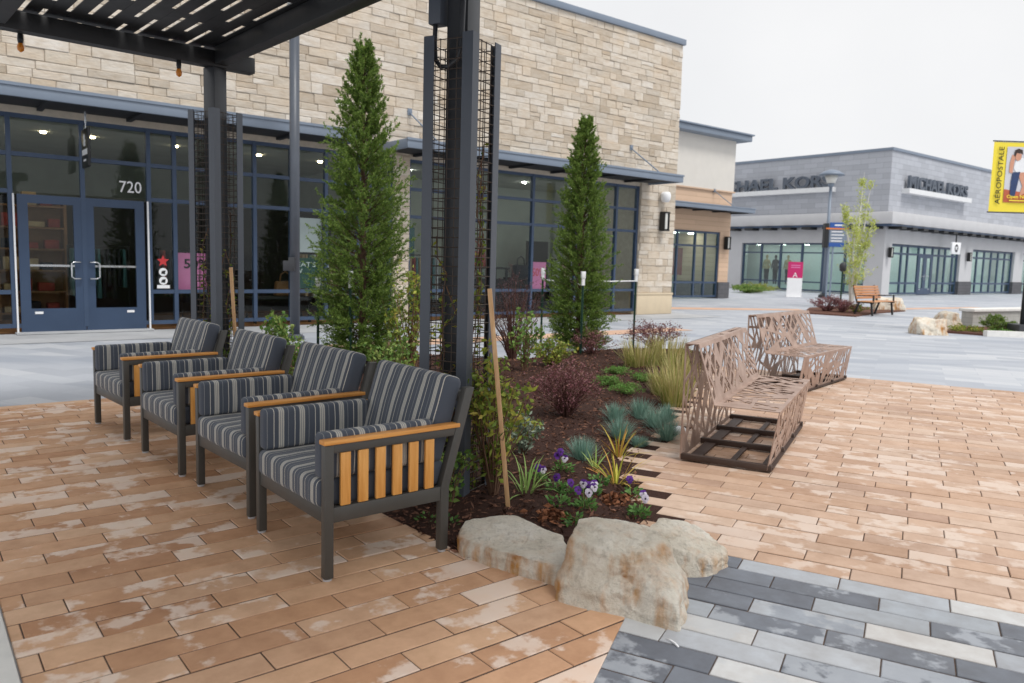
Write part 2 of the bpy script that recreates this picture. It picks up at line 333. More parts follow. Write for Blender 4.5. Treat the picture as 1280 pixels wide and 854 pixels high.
# ------------------------------------------------------------------ mesh helpers
class MB:
    def __init__(s): s.v = []; s.f = []
    def add(s, vs, fs):
        o = len(s.v); s.v += [tuple(p) for p in vs]; s.f += [tuple(i+o for i in q) for q in fs]; return s
    def box(s, x0, x1, y0, y1, z0, z1):
        return s.add([(x0, y0, z0), (x1, y0, z0), (x1, y1, z0), (x0, y1, z0), (x0, y0, z1), (x1, y0, z1), (x1, y1, z1), (x0, y1, z1)],
                     [(0, 3, 2, 1), (4, 5, 6, 7), (0, 1, 5, 4), (1, 2, 6, 5), (2, 3, 7, 6), (3, 0, 4, 7)])
    def prism(s, poly, z0, z1):          # polygon (x,y) ccw extruded in z
        n = len(poly)
        return s.add([(x, y, z0) for x, y in poly]+[(x, y, z1) for x, y in poly],
                     [tuple(range(n))[::-1], tuple(range(n, 2*n))]+[(i, (i+1) % n, n+(i+1) % n, n+i) for i in range(n)])
    def prismy(s, poly, y0, y1):         # polygon (x,z) extruded in y
        n = len(poly)
        return s.add([(x, y0, z) for x, z in poly]+[(x, y1, z) for x, z in poly],
                     [tuple(range(n)), tuple(range(n, 2*n))[::-1]]+[(i, n+i, n+(i+1) % n, (i+1) % n) for i in range(n)])
    def tube(s, pts, r, n=8, cap=True):
        pts = [Vector(p) for p in pts]; rs = r if isinstance(r, (list, tuple)) else [r]*len(pts)
        o = len(s.v); up = None
        for i, p in enumerate(pts):
            d = (pts[min(i+1, len(pts)-1)]-pts[max(i-1, 0)]).normalized()
            if up is None: up = Vector((0, 0, 1)) if abs(d.z) < .9 else Vector((1, 0, 0))
            a = d.cross(up).normalized(); b = a.cross(d).normalized(); up = b
            for k in range(n):
                t = 2*math.pi*k/n; s.v.append(tuple(p+rs[i]*(math.cos(t)*a+math.sin(t)*b)))
        for i in range(len(pts)-1):
            for k in range(n):
                s.f.append((o+i*n+k, o+i*n+(k+1) % n, o+(i+1)*n+(k+1) % n, o+(i+1)*n+k))
        if cap: s.f.append(tuple(o+k for k in range(n))[::-1]); e = o+(len(pts)-1)*n; s.f.append(tuple(e+k for k in range(n)))
        return s
    def lathe(s, prof, n=16, cx=0, cy=0):
        o = len(s.v)
        for r, z in prof:
            for k in range(n): t = 2*math.pi*k/n; s.v.append((cx+r*math.cos(t), cy+r*math.sin(t), z))
        for i in range(len(prof)-1):
            for k in range(n): s.f.append((o+i*n+k, o+i*n+(k+1) % n, o+(i+1)*n+(k+1) % n, o+(i+1)*n+k))
        s.f.append(tuple(o+k for k in range(n))[::-1]); e = o+(len(prof)-1)*n; s.f.append(tuple(e+k for k in range(n)))
        return s
    def bar(s, a, b, w, h):              # rectangular bar between two points, h along up-ish
        a, b = Vector(a), Vector(b); d = (b-a).normalized(); up = Vector((0, 0, 1)) if abs(d.z) < .95 else Vector((0, 1, 0))
        x = d.cross(up).normalized()*w/2; y = x.cross(d).normalized()*h/2
        return s.add([a-x-y, a+x-y, a+x+y, a-x+y, b-x-y, b+x-y, b+x+y, b-x+y], [(0, 1, 2, 3), (7, 6, 5, 4), (0, 4, 5, 1), (1, 5, 6, 2), (2, 6, 7, 3), (3, 7, 4, 0)])
    def build(s, name, mat, parent=None, bevel=0, seg=2, smooth=False):
        me = bpy.data.meshes.new(name); me.from_pydata(s.v, [], s.f)
        bm = bmesh.new(); bm.from_mesh(me); bmesh.ops.recalc_face_normals(bm, faces=bm.faces)
        if bevel: bmesh.ops.bevel(bm, geom=[e for e in bm.edges if e.is_manifold and e.calc_face_angle(0) > .5], offset=bevel, segments=seg, affect='EDGES', profile=.5)
        bm.to_mesh(me); bm.free()
        if smooth or bevel:
            me.polygons.foreach_set('use_smooth', [True]*len(me.polygons))
            if bevel and not smooth: me.set_sharp_from_angle(angle=R(40))
        return link(name, me, mat, parent)
def link(name, me, mat, parent=None):
    if mat: me.materials.clear(); me.materials.append(MATS[mat])
    o = bpy.data.objects.new(name, me); COL.objects.link(o)
    if parent: o.parent = parent
    return o
def tag(o, label, cat, group=None):
    o['label'] = label; o['category'] = cat
    if group: o['group'] = group
    return o
def thing(name, label, cat, loc=(0, 0, 0), rz=0, group=None):
    o = bpy.data.objects.new(name, None); COL.objects.link(o); o.location = loc; o.rotation_euler = (0, 0, rz); o.empty_display_size = .1
    return tag(o, label, cat, group)
def structure(o): o['kind'] = 'structure'; return o
def stuff(o): o['kind'] = 'stuff'; return o
def np_mesh(name, V, faces_n, idx):
    """V (n,3); faces all with faces_n corners; idx flat"""
    me = bpy.data.meshes.new(name); nf = len(idx)//faces_n
    me.vertices.add(len(V)); me.vertices.foreach_set('co', np.asarray(V, np.float32).ravel())
    me.loops.add(len(idx)); me.loops.foreach_set('vertex_index', np.asarray(idx, np.int32))
    me.polygons.add(nf); me.polygons.foreach_set('loop_start', np.arange(0, len(idx), faces_n, dtype=np.int32))
    me.update(calc_edges=True); me.validate(); return me
rng = np.random.default_rng(7); random.seed(7)
def unit(a): return a/np.maximum(np.linalg.norm(a, axis=-1, keepdims=True), 1e-9)
def rdir(n, r=None): return unit((r or rng).normal(size=(n, 3)))
def leaves_mesh(name, P, D, L, Wd, fold=.25):
    """diamond leaves: base P, direction D, length L, half width Wd; each folded along its midrib"""
    n = len(P); D = unit(D); side = unit(np.cross(D, rdir(n))); nor = np.cross(D, side)
    L = np.asarray(L).reshape(-1, 1)*np.ones((n, 1)); Wd = np.asarray(Wd).reshape(-1, 1)*np.ones((n, 1))
    mid = P+D*L*.45
    V = np.stack([P, mid+side*Wd+nor*Wd*fold, P+D*L, mid-side*Wd+nor*Wd*fold], 1).reshape(-1, 3)
    b = np.arange(n)*4; idx = np.stack([b, b+1, b+2, b, b+2, b+3], 1).ravel()
    return np_mesh(name, V, 3, idx)
def blades_mesh(name, P, D, L, Wd, droop=.5, seg=4):
    """curved grass blades"""
    n = len(P); D = unit(D); L = np.asarray(L).reshape(-1, 1)*np.ones((n, 1)); Wd = np.asarray(Wd).reshape(-1, 1)*np.ones((n, 1))
    hor = unit(D*np.array([1, 1, 0])+rng.normal(size=(n, 3))*np.array([.05, .05, 0])); side = unit(np.cross(hor, np.array([0, 0, 1.])))
    dr = np.asarray(droop)*np.ones((n, 1)); rows = []; p = P.copy(); d = D.copy()
    for k in range(seg+1):
        t = k/seg; w = Wd*(1-t**2.2)*(.55+.45*min(1, t*4))
        rows += [p-side*w, p+side*w]
        d = unit(d+np.array([0, 0, -1.])*dr*(1.6/seg)*(t+.15)+hor*dr*(.5/seg)); p = p+d*L/seg
    V = np.stack(rows, 1).reshape(-1, 3); k2 = 2*(seg+1); b = np.arange(n)*k2; idx = []
    for k in range(seg): idx.append(np.stack([b+2*k, b+2*k+1, b+2*k+3, b+2*k+2], 1))
    return np_mesh(name, V, 4, np.stack(idx, 1).ravel())
def text(name, s, mat, parent, origin, ex, ey, width=None, height=None, depth=.01, center=True, bold=.0):
    """lettering as mesh: origin = centre of the line, ex/ey its reading and up directions in the parent's frame"""
    cu = bpy.data.curves.new(name, 'FONT'); cu.body = s; cu.size = 1; cu.extrude = .02; cu.resolution_u = 3; cu.offset = bold
    tmp = bpy.data.objects.new('tmp', cu); COL.objects.link(tmp)
    dg = bpy.context.evaluated_depsgraph_get(); me = bpy.data.meshes.new_from_object(tmp.evaluated_get(dg))
    bpy.data.objects.remove(tmp); bpy.data.curves.remove(cu)
    co = np.zeros(len(me.vertices)*3); me.vertices.foreach_get('co', co); co = co.reshape(-1, 3)
    lo, hi = co.min(0), co.max(0); c = (lo+hi)/2; sp = hi-lo
    sx = width/sp[0] if width else height/sp[1]; sy = height/sp[1] if height else sx
    ex, ey = np.array(ex, float), np.array(ey, float); ez = np.cross(ex, ey)
    q = (co-c); V = np.array(origin)+q[:, :1]*sx*ex+q[:, 1:2]*sy*ey+q[:, 2:]/.04*depth*ez
    me.vertices.foreach_set('co', V.ravel()); me.update(); me.name = name
    return link(name, me, mat, parent)
def clip(poly, a, b):
    """part of a convex polygon on the left of the line a->b"""
    out = []; n = len(poly); sd = lambda p: (b[0]-a[0])*(p[1]-a[1])-(b[1]-a[1])*(p[0]-a[0])
    for i in range(n):
        p, q = poly[i], poly[(i+1) % n]; s0, s1 = sd(p), sd(q)
        if s0 >= 0: out.append(p)
        if (s0 > 0) != (s1 > 0) and abs(s0-s1) > 1e-12:
            t = s0/(s0-s1); out.append((p[0]+t*(q[0]-p[0]), p[1]+t*(q[1]-p[1])))
    return out
def area(p): return .5*sum(p[i][0]*p[(i+1) % len(p)][1]-p[(i+1) % len(p)][0]*p[i][1] for i in range(len(p)))
def inset(poly, d):
    n = len(poly); res = []
    for i in range(n):
        p0, p1, p2 = (Vector(poly[i-1]), Vector(poly[i]), Vector(poly[(i+1) % n]))
        e0, e1 = (p1-p0), (p2-p1)
        if e0.length < 1e-6 or e1.length < 1e-6: return None
        e0.normalize(); e1.normalize(); n0, n1 = Vector((-e0.y, e0.x)), Vector((-e1.y, e1.x)); den = 1+n0.dot(n1)
        if den < .12: return None
        res.append(tuple(p1+(n0+n1)*(d/den)))
    for i in range(n):
        a, b = Vector(poly[(i+1) % n])-Vector(poly[i]), Vector(res[(i+1) % n])-Vector(res[i])
        if a.dot(b) <= 0: return None
    return res if area(res) > 1e-5 else None
def inside(poly, x, y):
    c = False; n = len(poly)
    for i in range(n):
        (x1, y1), (x2, y2) = poly[i], poly[i-1]
        if (y1 > y) != (y2 > y) and x < (x2-x1)*(y-y1)/(y2-y1)+x1: c = not c
    return c
def slab(poly, bev=.003, depth=.045):
    """paver: polygon top at z 0 with an arrised edge"""
    ins = inset(poly, bev) or poly; n = len(poly); mb = MB()
    mb.v = [(x, y, -depth) for x, y in poly]+[(x, y, -bev) for x, y in poly]+[(x, y, 0) for x, y in ins]
    for k in (0, n):
        for i in range(n): mb.f.append((k+i, k+(i+1) % n, k+n+(i+1) % n, k+n+i))
    mb.f.append(tuple(range(2*n, 3*n))); return mb

# ------------------------------------------------------------------ ground
def sheet(name, poly, z, mat):
    mb = MB(); mb.add([(x, y, z) for x, y in poly], [tuple(range(len(poly)))]); return structure(mb.build(name, mat))
sheet('ground', [(-600, -600), (600, -600), (600, 900), (-600, 900)], -.030, 'walk_concrete')
sheet('plaza', [(-90, -60), (140, -60), (140, 160), (-90, 160)], -.012, 'plaza_pavers')
def uvpoly(l): return [tuple(uvw(u, v)[:2]) for u, v in l]
sheet('building_walkway', uvpoly([(-12, 13.7), (18.6, 13.7), (18.6, 15.6), (-12, 15.6)]), -.006, 'walk_concrete')
sheet('orange_paving_band', uvpoly([(3, 11.05), (14, 11.05), (14, 11.75), (3, 11.75)]), -.007, 'orange_band')
sheet('orange_paving_strip', uvpoly([(19, 17.0), (24.6, 14.6), (25.2, 15.3), (20.2, 17.8)]), -.007, 'orange_band')
sheet('orange_paving_path', uvpoly([(26, 14.2), (36, 13.0), (36, 13.7), (26, 14.9)]), -.007, 'orange_band')
BED = [(2.12, 3.0), (2.32, 2.45), (2.95, 2.42), (3.32, 2.80), (3.62, 3.2), (3.98, 3.56), (4.25, 3.85), (4.85, 4.18), (5.55, 4.6), (7.5, 5.85), (10.3, 7.6), (10.75, 8.6),
       (9.6, 9.1), (8.4, 9.15), (7.2, 8.75), (6.6, 9.3), (5.7, 10.6), (4.6, 10.9), (3.2, 9.6), (2.0, 8.1)]
BEDW = uvpoly(BED)
JS = -.007
# left field: rows run along the shop front
LEFT = [(.27, .835), (1.25, 1.44), (2.32, 2.10), (2.17, 8.30), (.27, 8.30)]
sheet('brick_paving_bedding', uvpoly(LEFT), -.0045, 'joint_sand')
def paving(name, frame_rot, mat_of, rows, keep, u_edge, limit=300):
    """rows: list of (y0, y1, [x joints]); pieces become children of one structure root"""
    root = bpy.data.objects.new(name, None); COL.objects.link(root); root.rotation_euler = (0, 0, frame_rot); structure(root)
    cr, sr = math.cos(frame_rot), math.sin(frame_rot); W_ = lambda x, y: (x*cr-y*sr, x*sr+y*cr, 0)
    shared = {}; pcs = []
    for y0, y1, xs in rows:
        for x0, x1 in zip(xs, xs[1:]):
            g, gy = .0026, .0050; poly = [(x0+g, y0+gy), (x1-g, y0+gy), (x1-g, y1-gy), (x0+g, y1-gy)]
            full = poly; poly = keep(poly)
            if not poly or len(poly) < 3 or area(poly) < .0012: continue
            c = (sum(p[0] for p in poly)/len(poly), sum(p[1] for p in poly)/len(poly)); q = pxsize(W_(*c))
            if q is None: continue
            ok = any(inframe(W_(*p), 30) for p in poly)
            if not ok and not inframe(W_(*c), 900): continue
            pcs.append((ok, area(poly)/q[2]**3, poly, full, c, W_(*c)))
    vis = sorted([p for p in pcs if p[0]], key=lambda p: -p[1]); near, rest = vis[:limit], vis[limit:]+[p for p in pcs if not p[0]]
    for ok, sz, poly, full, c, wc in near:
        z = random.uniform(-.0016, .0016); same = len(poly) == 4 and max(abs(a[0]-b[0])+abs(a[1]-b[1]) for a, b in zip(poly, full)) < 1e-6
        mt = mat_of(wc, c); key = (round(full[1][0]-full[0][0], 3), round(full[2][1]-full[1][1], 3), mt)
        if same and key in shared: o = bpy.data.objects.new('paver', shared[key]); COL.objects.link(o); o.parent = root
        else:
            o = slab([(p[0]-c[0], p[1]-c[1]) for p in poly]).build('paver', mt, root)
            if same: shared[key] = o.data
        o.location = (c[0], c[1], z); o.rotation_euler = (random.uniform(-.003, .003), random.uniform(-.0012, .0012), random.uniform(-.003, .003))
    bym = {}
    for ok, sz, poly, full, c, wc in rest:
        b = slab(poly); z = random.uniform(-.0016, .0016); bym.setdefault(mat_of(wc, c), MB()).add([(x, y, zz+z) for x, y, zz in b.v], b.f)
    for k, b in bym.items(): stuff(b.build('distant_pavers', k, root))
    print(name, len(near), len(rest)); return root
def rowset(y0, y1, x0, x1, L, H, stag, jit):
    out = []; y = y0; i = 0
    while y < y1:
        off = (stag[i % len(stag)]+random.uniform(-jit, jit))*L; xs = [x0-L+off]
        while xs[-1] < x1: xs.append(xs[-1]+L)
        out.append((y, y+H, xs)); y += H; i += 1
    return out
def keep_left(p):
    for a, b in zip(LEFT, LEFT[1:]+LEFT[:1]):
        p = clip(p, a, b)
        if len(p) < 3: return None
    return p
structure(paving('brick_paving', ROT, lambda w, c: 'brick_paver', rowset(.26+.02, 8.30, .29, 2.6, .44, .149, (0, .48, .1, .6), .05), keep_left, None))
# right field and the slate field in front of it: rows run along W
T0, T1 = 3.86, 11.30                     # in local frame y = along T
def keep_right(p):
    if p[0][1] < T0-.01 or p[0][1] > T1: return None
    cx = sum(q[0] for q in p)/4; cy = sum(q[1] for q in p)/4
    cr, sr = math.cos(ROTB), math.sin(ROTB); x, y = cx*cr-cy*sr, cx*sr+cy*cr
    u, v = to_uv(x, y)
    if inside(BED, u, v) or u < 2.4: return None
    if v > 5.2+(u-6)*.62 and u > 5: return None
    return p
right_sheet = [(-2.2, T0-.002), (9, T0-.002), (9, T1), (-4.6, T1)]
def locB(l): cr, sr = math.cos(ROTB), math.sin(ROTB); return [(x*cr-y*sr, x*sr+y*cr) for x, y in l]
sheet('brick_plaza_bedding', locB([(-.6, T0-.002), (9, T0-.002), (9, T1), (-3.3, T1)]), -.0050, 'joint_sand')
paving('brick_plaza_paving', ROTB, lambda w, c: 'brick_paver_pale', rowset(T0, T1-.1, -5.0, 9.2, .44, .149, (0, .45, .95, .5), .04), keep_right, None)
D0, D1 = uvw(2.32, 2.10), uvw(1.25, 1.44)
def toB(p): cr, sr = math.cos(-ROTB), math.sin(-ROTB); return (p[0]*cr-p[1]*sr, p[0]*sr+p[1]*cr)
dA, dB = toB(D0), toB(D1)
def keep_slate(p):
    if p[2][1] > T0+.01: return None
    p = clip(p, dB, dA) if clip([(5, 2)], dB, dA) else clip(p, dA, dB)
    return p if len(p) >= 3 else None
def slate_col(w, c): return random.choices(['slate_paver', 'grey_paver', 'pale_paver'], (.52, .37, .11))[0]
sheet('slate_paving_bedding', locB([dB, dA, (dA[0]+.3, T0-.004), (9, T0-.004), (9, .2)]), -.0055, 'joint_sand')
paving('slate_paving', ROTB, slate_col, rowset(T0-.149*16, T0-.01, -1.5, 6, .45, .149, (.1, .62, .3, .85), .06), keep_slate, None)
# pale pad that just enters the frame at the lower left
pad = MB(); pad.prism(uvpoly([(-1.6, -1), (.262, -1), (.262, 3.9), (-1.6, 3.9)]), -.03, .012); structure(pad.build('concrete_pad', 'pale_concrete', bevel=.006))

# mulch bed
BEDX = [(2.12, 3.0), (2.32, 2.3), (3.2, 2.2)]+[(u+.26, v-.26) for u, v in BED[3:10]]+BED[10:]
def make_bed():
    pts = [Vector(p) for p in BEDX]; n0 = len(pts); edges = [(i, (i+1) % n0) for i in range(n0)]
    u = 1.8
    while u < 11:
        v = 2.2
        while v < 11:
            st = .07 if (u < 6 and v < 7) else .16
            if inside(BED, u, v): pts.append(Vector((u+random.uniform(-.02, .02), v+random.uniform(-.02, .02))))
            v += st
        u += .07 if u < 6 else .16
    r = delaunay_2d_cdt(pts, edges, [], 1, 1e-5)
    return r[0], r[2]
def bed_z(u, v):
    h = mnoise.noise(Vector((u*1.3, v*1.3, 0)))*.03+mnoise.noise(Vector((u*7, v*7, 3)))*.012
    d = 1e9
    for (x1, y1), (x2, y2) in zip(BED, BED[1:]+BED[:1]):
        dx, dy = x2-x1, y2-y1; t = max(0, min(1, ((u-x1)*dx+(v-y1)*dy)/(dx*dx+dy*dy))); d = min(d, math.hypot(u-x1-t*dx, v-y1-t*dy))
    if not inside(BED, u, v): return -.0035
    right = (u > 2.7 and v < 2.75+(u-2.7)*.8); k = min(1, max(0, d-.26)/.5) if right else min(1, d/.5)
    return -.0035+(.045+h)*k if right else .004+(.05+h)*k
bv, bf = make_bed()
mb = MB(); mb.add([tuple(uvw(p.x, p.y, bed_z(p.x, p.y))) for p in bv], bf); o = structure(mb.build('planting_bed', 'mulch', smooth=True))
N = 22000; P = []; 
while len(P) < N:
    k = random.random(); u = 2+(8.8*k**1.7); v = 2.4+random.random()*8
    if inside(BED, u, v): P.append(uvw(u, v, bed_z(u, v)+random.uniform(0, .012)))
P = np.array(P); D = rng.normal(size=(N, 3))*np.array([1, 1, .28])
me = leaves_mesh('mulch_chips', P, D, rng.uniform(.015, .06, N), rng.uniform(.0035, .010, N)); mc = stuff(link('mulch_chips', me, 'mulch_chip')); mc['label'] = 'dark brown shredded bark mulch covering the planting bed'

# ------------------------------------------------------------------ shop windows
def storefront(root, name, x0, x1, y, zs, xs, frame, gl, fw=.055, skip=(), glassy=None):
    """mullioned window: part of a building, each mullion and pane a sub-part. xs vertical positions, zs horizontals"""
    p = MB(); p.box(x0, x1, y-.03, y+.05, zs[0]-.0, zs[0]+fw)
    w = p.build(name, frame, root); p = MB(); p.box(x0, x1, y-.031, y+.049, zs[-1]-fw, zs[-1]); p.build('head_rail', frame, w)
    for x in xs:
        b = MB(); b.box(x-fw/2, x+fw/2, y-.045, y+.06, zs[0]+.002, zs[-1]-.002); b.build('mullion', frame, w)
    for z in zs[1:-1]:
        for a, c in zip(xs, xs[1:]):
            if any(s[0] <= (a+c)/2 <= s[1] and s[2] <= z <= s[3] for s in skip): continue
            b = MB(); b.box(a+fw/2+.001, c-fw/2-.001, y-.035, y+.05, z-fw/2, z+fw/2); b.build('transom', frame, w)
    for a, c in zip(xs, xs[1:]):
        zz = list(zs)
        for z0, z1 in zip(zz, zz[1:]):
            if any(s[0] <= (a+c)/2 <= s[1] and s[2] <= (z0+z1)/2 <= s[3] for s in skip): continue
            b = MB(); b.box(a+fw/2-.004, c-fw/2+.004, y+.001, y+.009, z0, z1); b.build('pane', gl, w)
    return w
def door_pair(root, x0, x1, y, h, frame, gl, handles=True):
    mid = (x0+x1)/2
    for s, (a, b) in ((-1, (x0+.04, mid-.006)), (1, (mid+.006, x1-.04))):
        m = MB(); st, tr, br = .15, .14, .42
        m.box(a, a+st, y-.03, y+.03, .03, h); m.box(b-st, b, y-.03, y+.03, .03, h)
        m.box(a+st, b-st, y-.029, y+.029, h-tr, h); m.box(a+st, b-st, y-.029, y+.029, .03, br)
        d = m.build('door', frame, root)
        g = MB(); g.box(a+st-.004, b-st+.004, y+.002, y+.01, br, h-tr); g.build('pane', gl, d)
        e = b-.07 if s < 0 else a+.07
        hb = MB(); q = -1 if s < 0 else 1
        hb.tube([(e, y-.03, 1.22), (e, y-.10, 1.22), (e+q*.0, y-.10, 1.20), (e+q*.13, y-.10, 1.20), (e+q*.14, y-.10, 1.18)][:1]+[(e, y-.09, 1.215), (e+q*.10, y-.095, 1.215), (e+q*.14, y-.095, 1.19), (e+q*.14, y-.095, .96), (e+q*.10, y-.095, .93), (e, y-.09, .93), (e, y-.03, .93)], .013, 8)
        hb.build('door_handle', 'chrome', d, smooth=True)
        pb = MB(); pb.box(a+st, b-st, y-.02, y-.008, 1.13, 1.165); pb.build('push_bar', 'chrome', d)
        kp = MB(); kp.box(a+.2 if s < 0 else b-.32, a+.32 if s < 0 else b-.2, y-.036, y-.03, .33, .37); kp.build('door_sweep_plate', 'ink_white', d)

# ------------------------------------------------------------------ stone shop
FV = 15.1
shop = thing('stone_shop', 'beige stacked-stone shop with blue framed windows behind the chairs', 'building', uvw(0, FV), ROT)
XL, XR, TOP = -3.0, 18.0, 7.72
m = MB(); m.box(XL, XR-.03, .05, 7, 3.62, TOP-.02); m.box(8.6, 9.0, .05, .5, 0, 3.61); m.box(16.52, XR-.03, .05, 7, 0, 3.61); m.build('wall', 'mortar', shop)
m = MB(); m.box(XL, XR+.06, -.07, 7.1, TOP, TOP+.16); cp_ = m.build('coping', 'canopy_grey', shop, bevel=.012)
def ashlar(regions, gap=.007):
    out = []
    for x0, x1, z0, z1 in regions:
        z = z0
        while z < z1-.05:
            h = random.choice((.14, .17, .2, .22)); h = h if z+h < z1-.08 else z1-z; x = x0-random.uniform(0, .3)
            while x < x1:
                w = random.choice((.24, .34, .44, .56, .7)) * random.uniform(.9, 1.1); a, b = max(x, x0), min(x+w, x1)
                if x1-b < .12: b = x1
                if b-a > .06:
                    if h > .19 and random.random() < .14: out += [(a, b, z, z+h/2), (a, b, z+h/2, z+h)]
                    else: out.append((a, b, z, z+h))
                x = b if b > x else x+w
            z += h
    return out
def stone_block(a, b, z0, z1, d, mb):
    g = .0022; e = .011; y = -d
    x0, x1, q0, q1 = a+g, b-g, z0+g, z1-g; j = lambda: random.uniform(-.006, .006)
    mb.add([(x0, .06, q0), (x1, .06, q0), (x1, .06, q1), (x0, .06, q1), (x0, y+e, q0), (x1, y+e, q0), (x1, y+e, q1), (x0, y+e, q1),
            (x0+e, y+j(), q0+e), (x1-e, y+j(), q0+e), (x1-e, y+j(), q1-e), (x0+e, y+j(), q1-e)],
           [(0, 1, 5, 4), (1, 2, 6, 5), (2, 3, 7, 6), (3, 0, 4, 7), (4, 5, 9, 8), (5, 6, 10, 9), (6, 7, 11, 10), (7, 4, 8, 11), (8, 9, 10, 11)])
blocks = ashlar([(XL, XR, 3.92, TOP), (8.6, 9.0, 0.0, 3.92), (16.52, XR, .62, 3.92)])
vis = []
for b in blocks:
    q = pxsize(uvw((b[0]+b[1])/2, FV, (b[2]+b[3])/2)); on = -20 < q[0] < 1300 and -15 < q[1] < 860
    vis.append(((b[1]-b[0])*(b[3]-b[2])/q[2]**2*on, b))
vis.sort(key=lambda t: -t[0]); rest = MB()
for i, (s_, b) in enumerate(vis):
    d = random.uniform(0, .022)
    if i < 300 and s_ > 0:
        mb = MB(); stone_block(*b, d, mb); mb.build('stone', 'ledge_stone', shop)
    else: stone_block(*b, d, rest)
stuff(rest.build('stonework', 'ledge_stone', shop))
m = MB(); m.box(16.50, XR+.02, -.03, .3, 0, .56); m.build('pier_base', 'pier_cap', shop, bevel=.008)
m = MB(); m.box(16.48, XR+.04, -.045, .3, .561, .62); m.build('pier_ledge', 'pier_cap', shop, bevel=.008)
# canopies
def canopy(root, x0, x1, z, proj, rods=(), h=.19):
    m = MB(); m.box(x0, x1, -proj, -proj+.06, z, z+h); m.box(x0, x0+.06, -proj+.06, .04, z, z+h); m.box(x1-.06, x1, -proj+.06, .04, z, z+h); m.box(x0+.06, x1-.06, -proj+.06, .04, z+h-.03, z+h-.012)
    c = m.build('canopy', 'canopy_grey', root, bevel=.01)
    m = MB(); m.box(x0-.015, x1+.015, -proj-.02, -proj+.02, z+h-.035, z+h+.012); m.build('drip_edge', 'canopy_grey', c)
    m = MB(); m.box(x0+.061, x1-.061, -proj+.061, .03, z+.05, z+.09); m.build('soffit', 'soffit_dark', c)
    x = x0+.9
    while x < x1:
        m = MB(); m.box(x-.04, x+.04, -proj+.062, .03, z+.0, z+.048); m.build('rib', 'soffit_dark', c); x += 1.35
    for x in rods:
        m = MB(); m.tube([(x, .0, z+.95), (x+.15, -proj*.82, z+h+.02)], .018, 8); m.lathe([(.06, z+.93), (.06, z+.97)], 10, x, -.01); m.box(x-.05, x+.05, -.05, .02, z+.88, z+1.02); m.build('tie_rod', 'canopy_grey', c)
    return c
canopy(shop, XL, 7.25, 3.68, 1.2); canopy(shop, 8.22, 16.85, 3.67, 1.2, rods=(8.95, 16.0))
# left windows and the doors
zs = [.10, .70, 2.36, 2.97, 3.62]
DOOR = (1.5, 3.62, 0, 2.36)
storefront(shop, 'shop_window', XL, 8.6, .12, zs, [-2.9, -1.4, -.4, .75, 1.5, 2.56, 3.62, 4.06, 4.8, 5.55, 6.3, 7.05, 7.8, 8.57], 'steel_blue', 'shop_glass', .07, skip=[DOOR])
storefront(shop, 'shop_window', 9.0, 16.52, .12, zs, [9.03, 10.8, 12.65, 14.15, 15.65, 16.48], 'steel_blue', 'shop_glass', .07)
door_pair(shop, 1.55, 3.57, .11, 2.32, 'door_blue', 'shop_glass')
for x in (1.535, 3.585):
    m = MB(); m.box(x-.012, x+.012, .03, .07, .02, 2.32); m.build('door_trim', 'ink_white', shop)
text('street_number', '720', 'ink_white', shop, (3.32, .105, 2.56), (1, 0, 0), (0, 0, 1), width=.36, height=.2, depth=.006)
m = MB(); m.box(1.5, 3.62, -.1, .14, 0.002, .03); m.build('threshold', 'walk_concrete', shop)
# inside of the shop
m = MB(); m.box(XL, 8.9, 6.2, 6.3, 0, 3.7); m.box(8.92, 16.9, 3.2, 3.3, 0, 3.7); m.box(8.72, 8.88, .3, 6.2, 0, 3.6); m.build('interior_wall', 'interior_wall', shop)
m = MB(); m.box(XL, 8.7, 3.4, 3.5, .02, 2.5); m.box(8.95, 16.8, 2.9, 2.95, .02, .9); m.build('dark_backing', 'interior_dark', shop)  # dark panels added so the lower panes look dark
m = MB(); m.box(XL, 17.9, .18, 6.9, .0, .012); m.build('interior_floor', 'interior_wood', shop)
m = MB(); m.box(XL, 17.9, .2, 6.9, 3.56, 3.6); m.build('interior_ceiling', 'interior_wall', shop)
for x in (-.5, 1.0, 2.2, 3.0, 4.5, 6.2, 7.6, 9.8, 11.6, 13.4, 15.2):
    for y in ((1.6,) if x < 8.7 else (1.4,)):
        m = MB(); m.lathe([(.045, 3.53), (.055, 3.559)], 10, x, y); m.build('downlight_or_fill', 'lamp_warm' if x < 8.7 else 'lamp_white', shop)
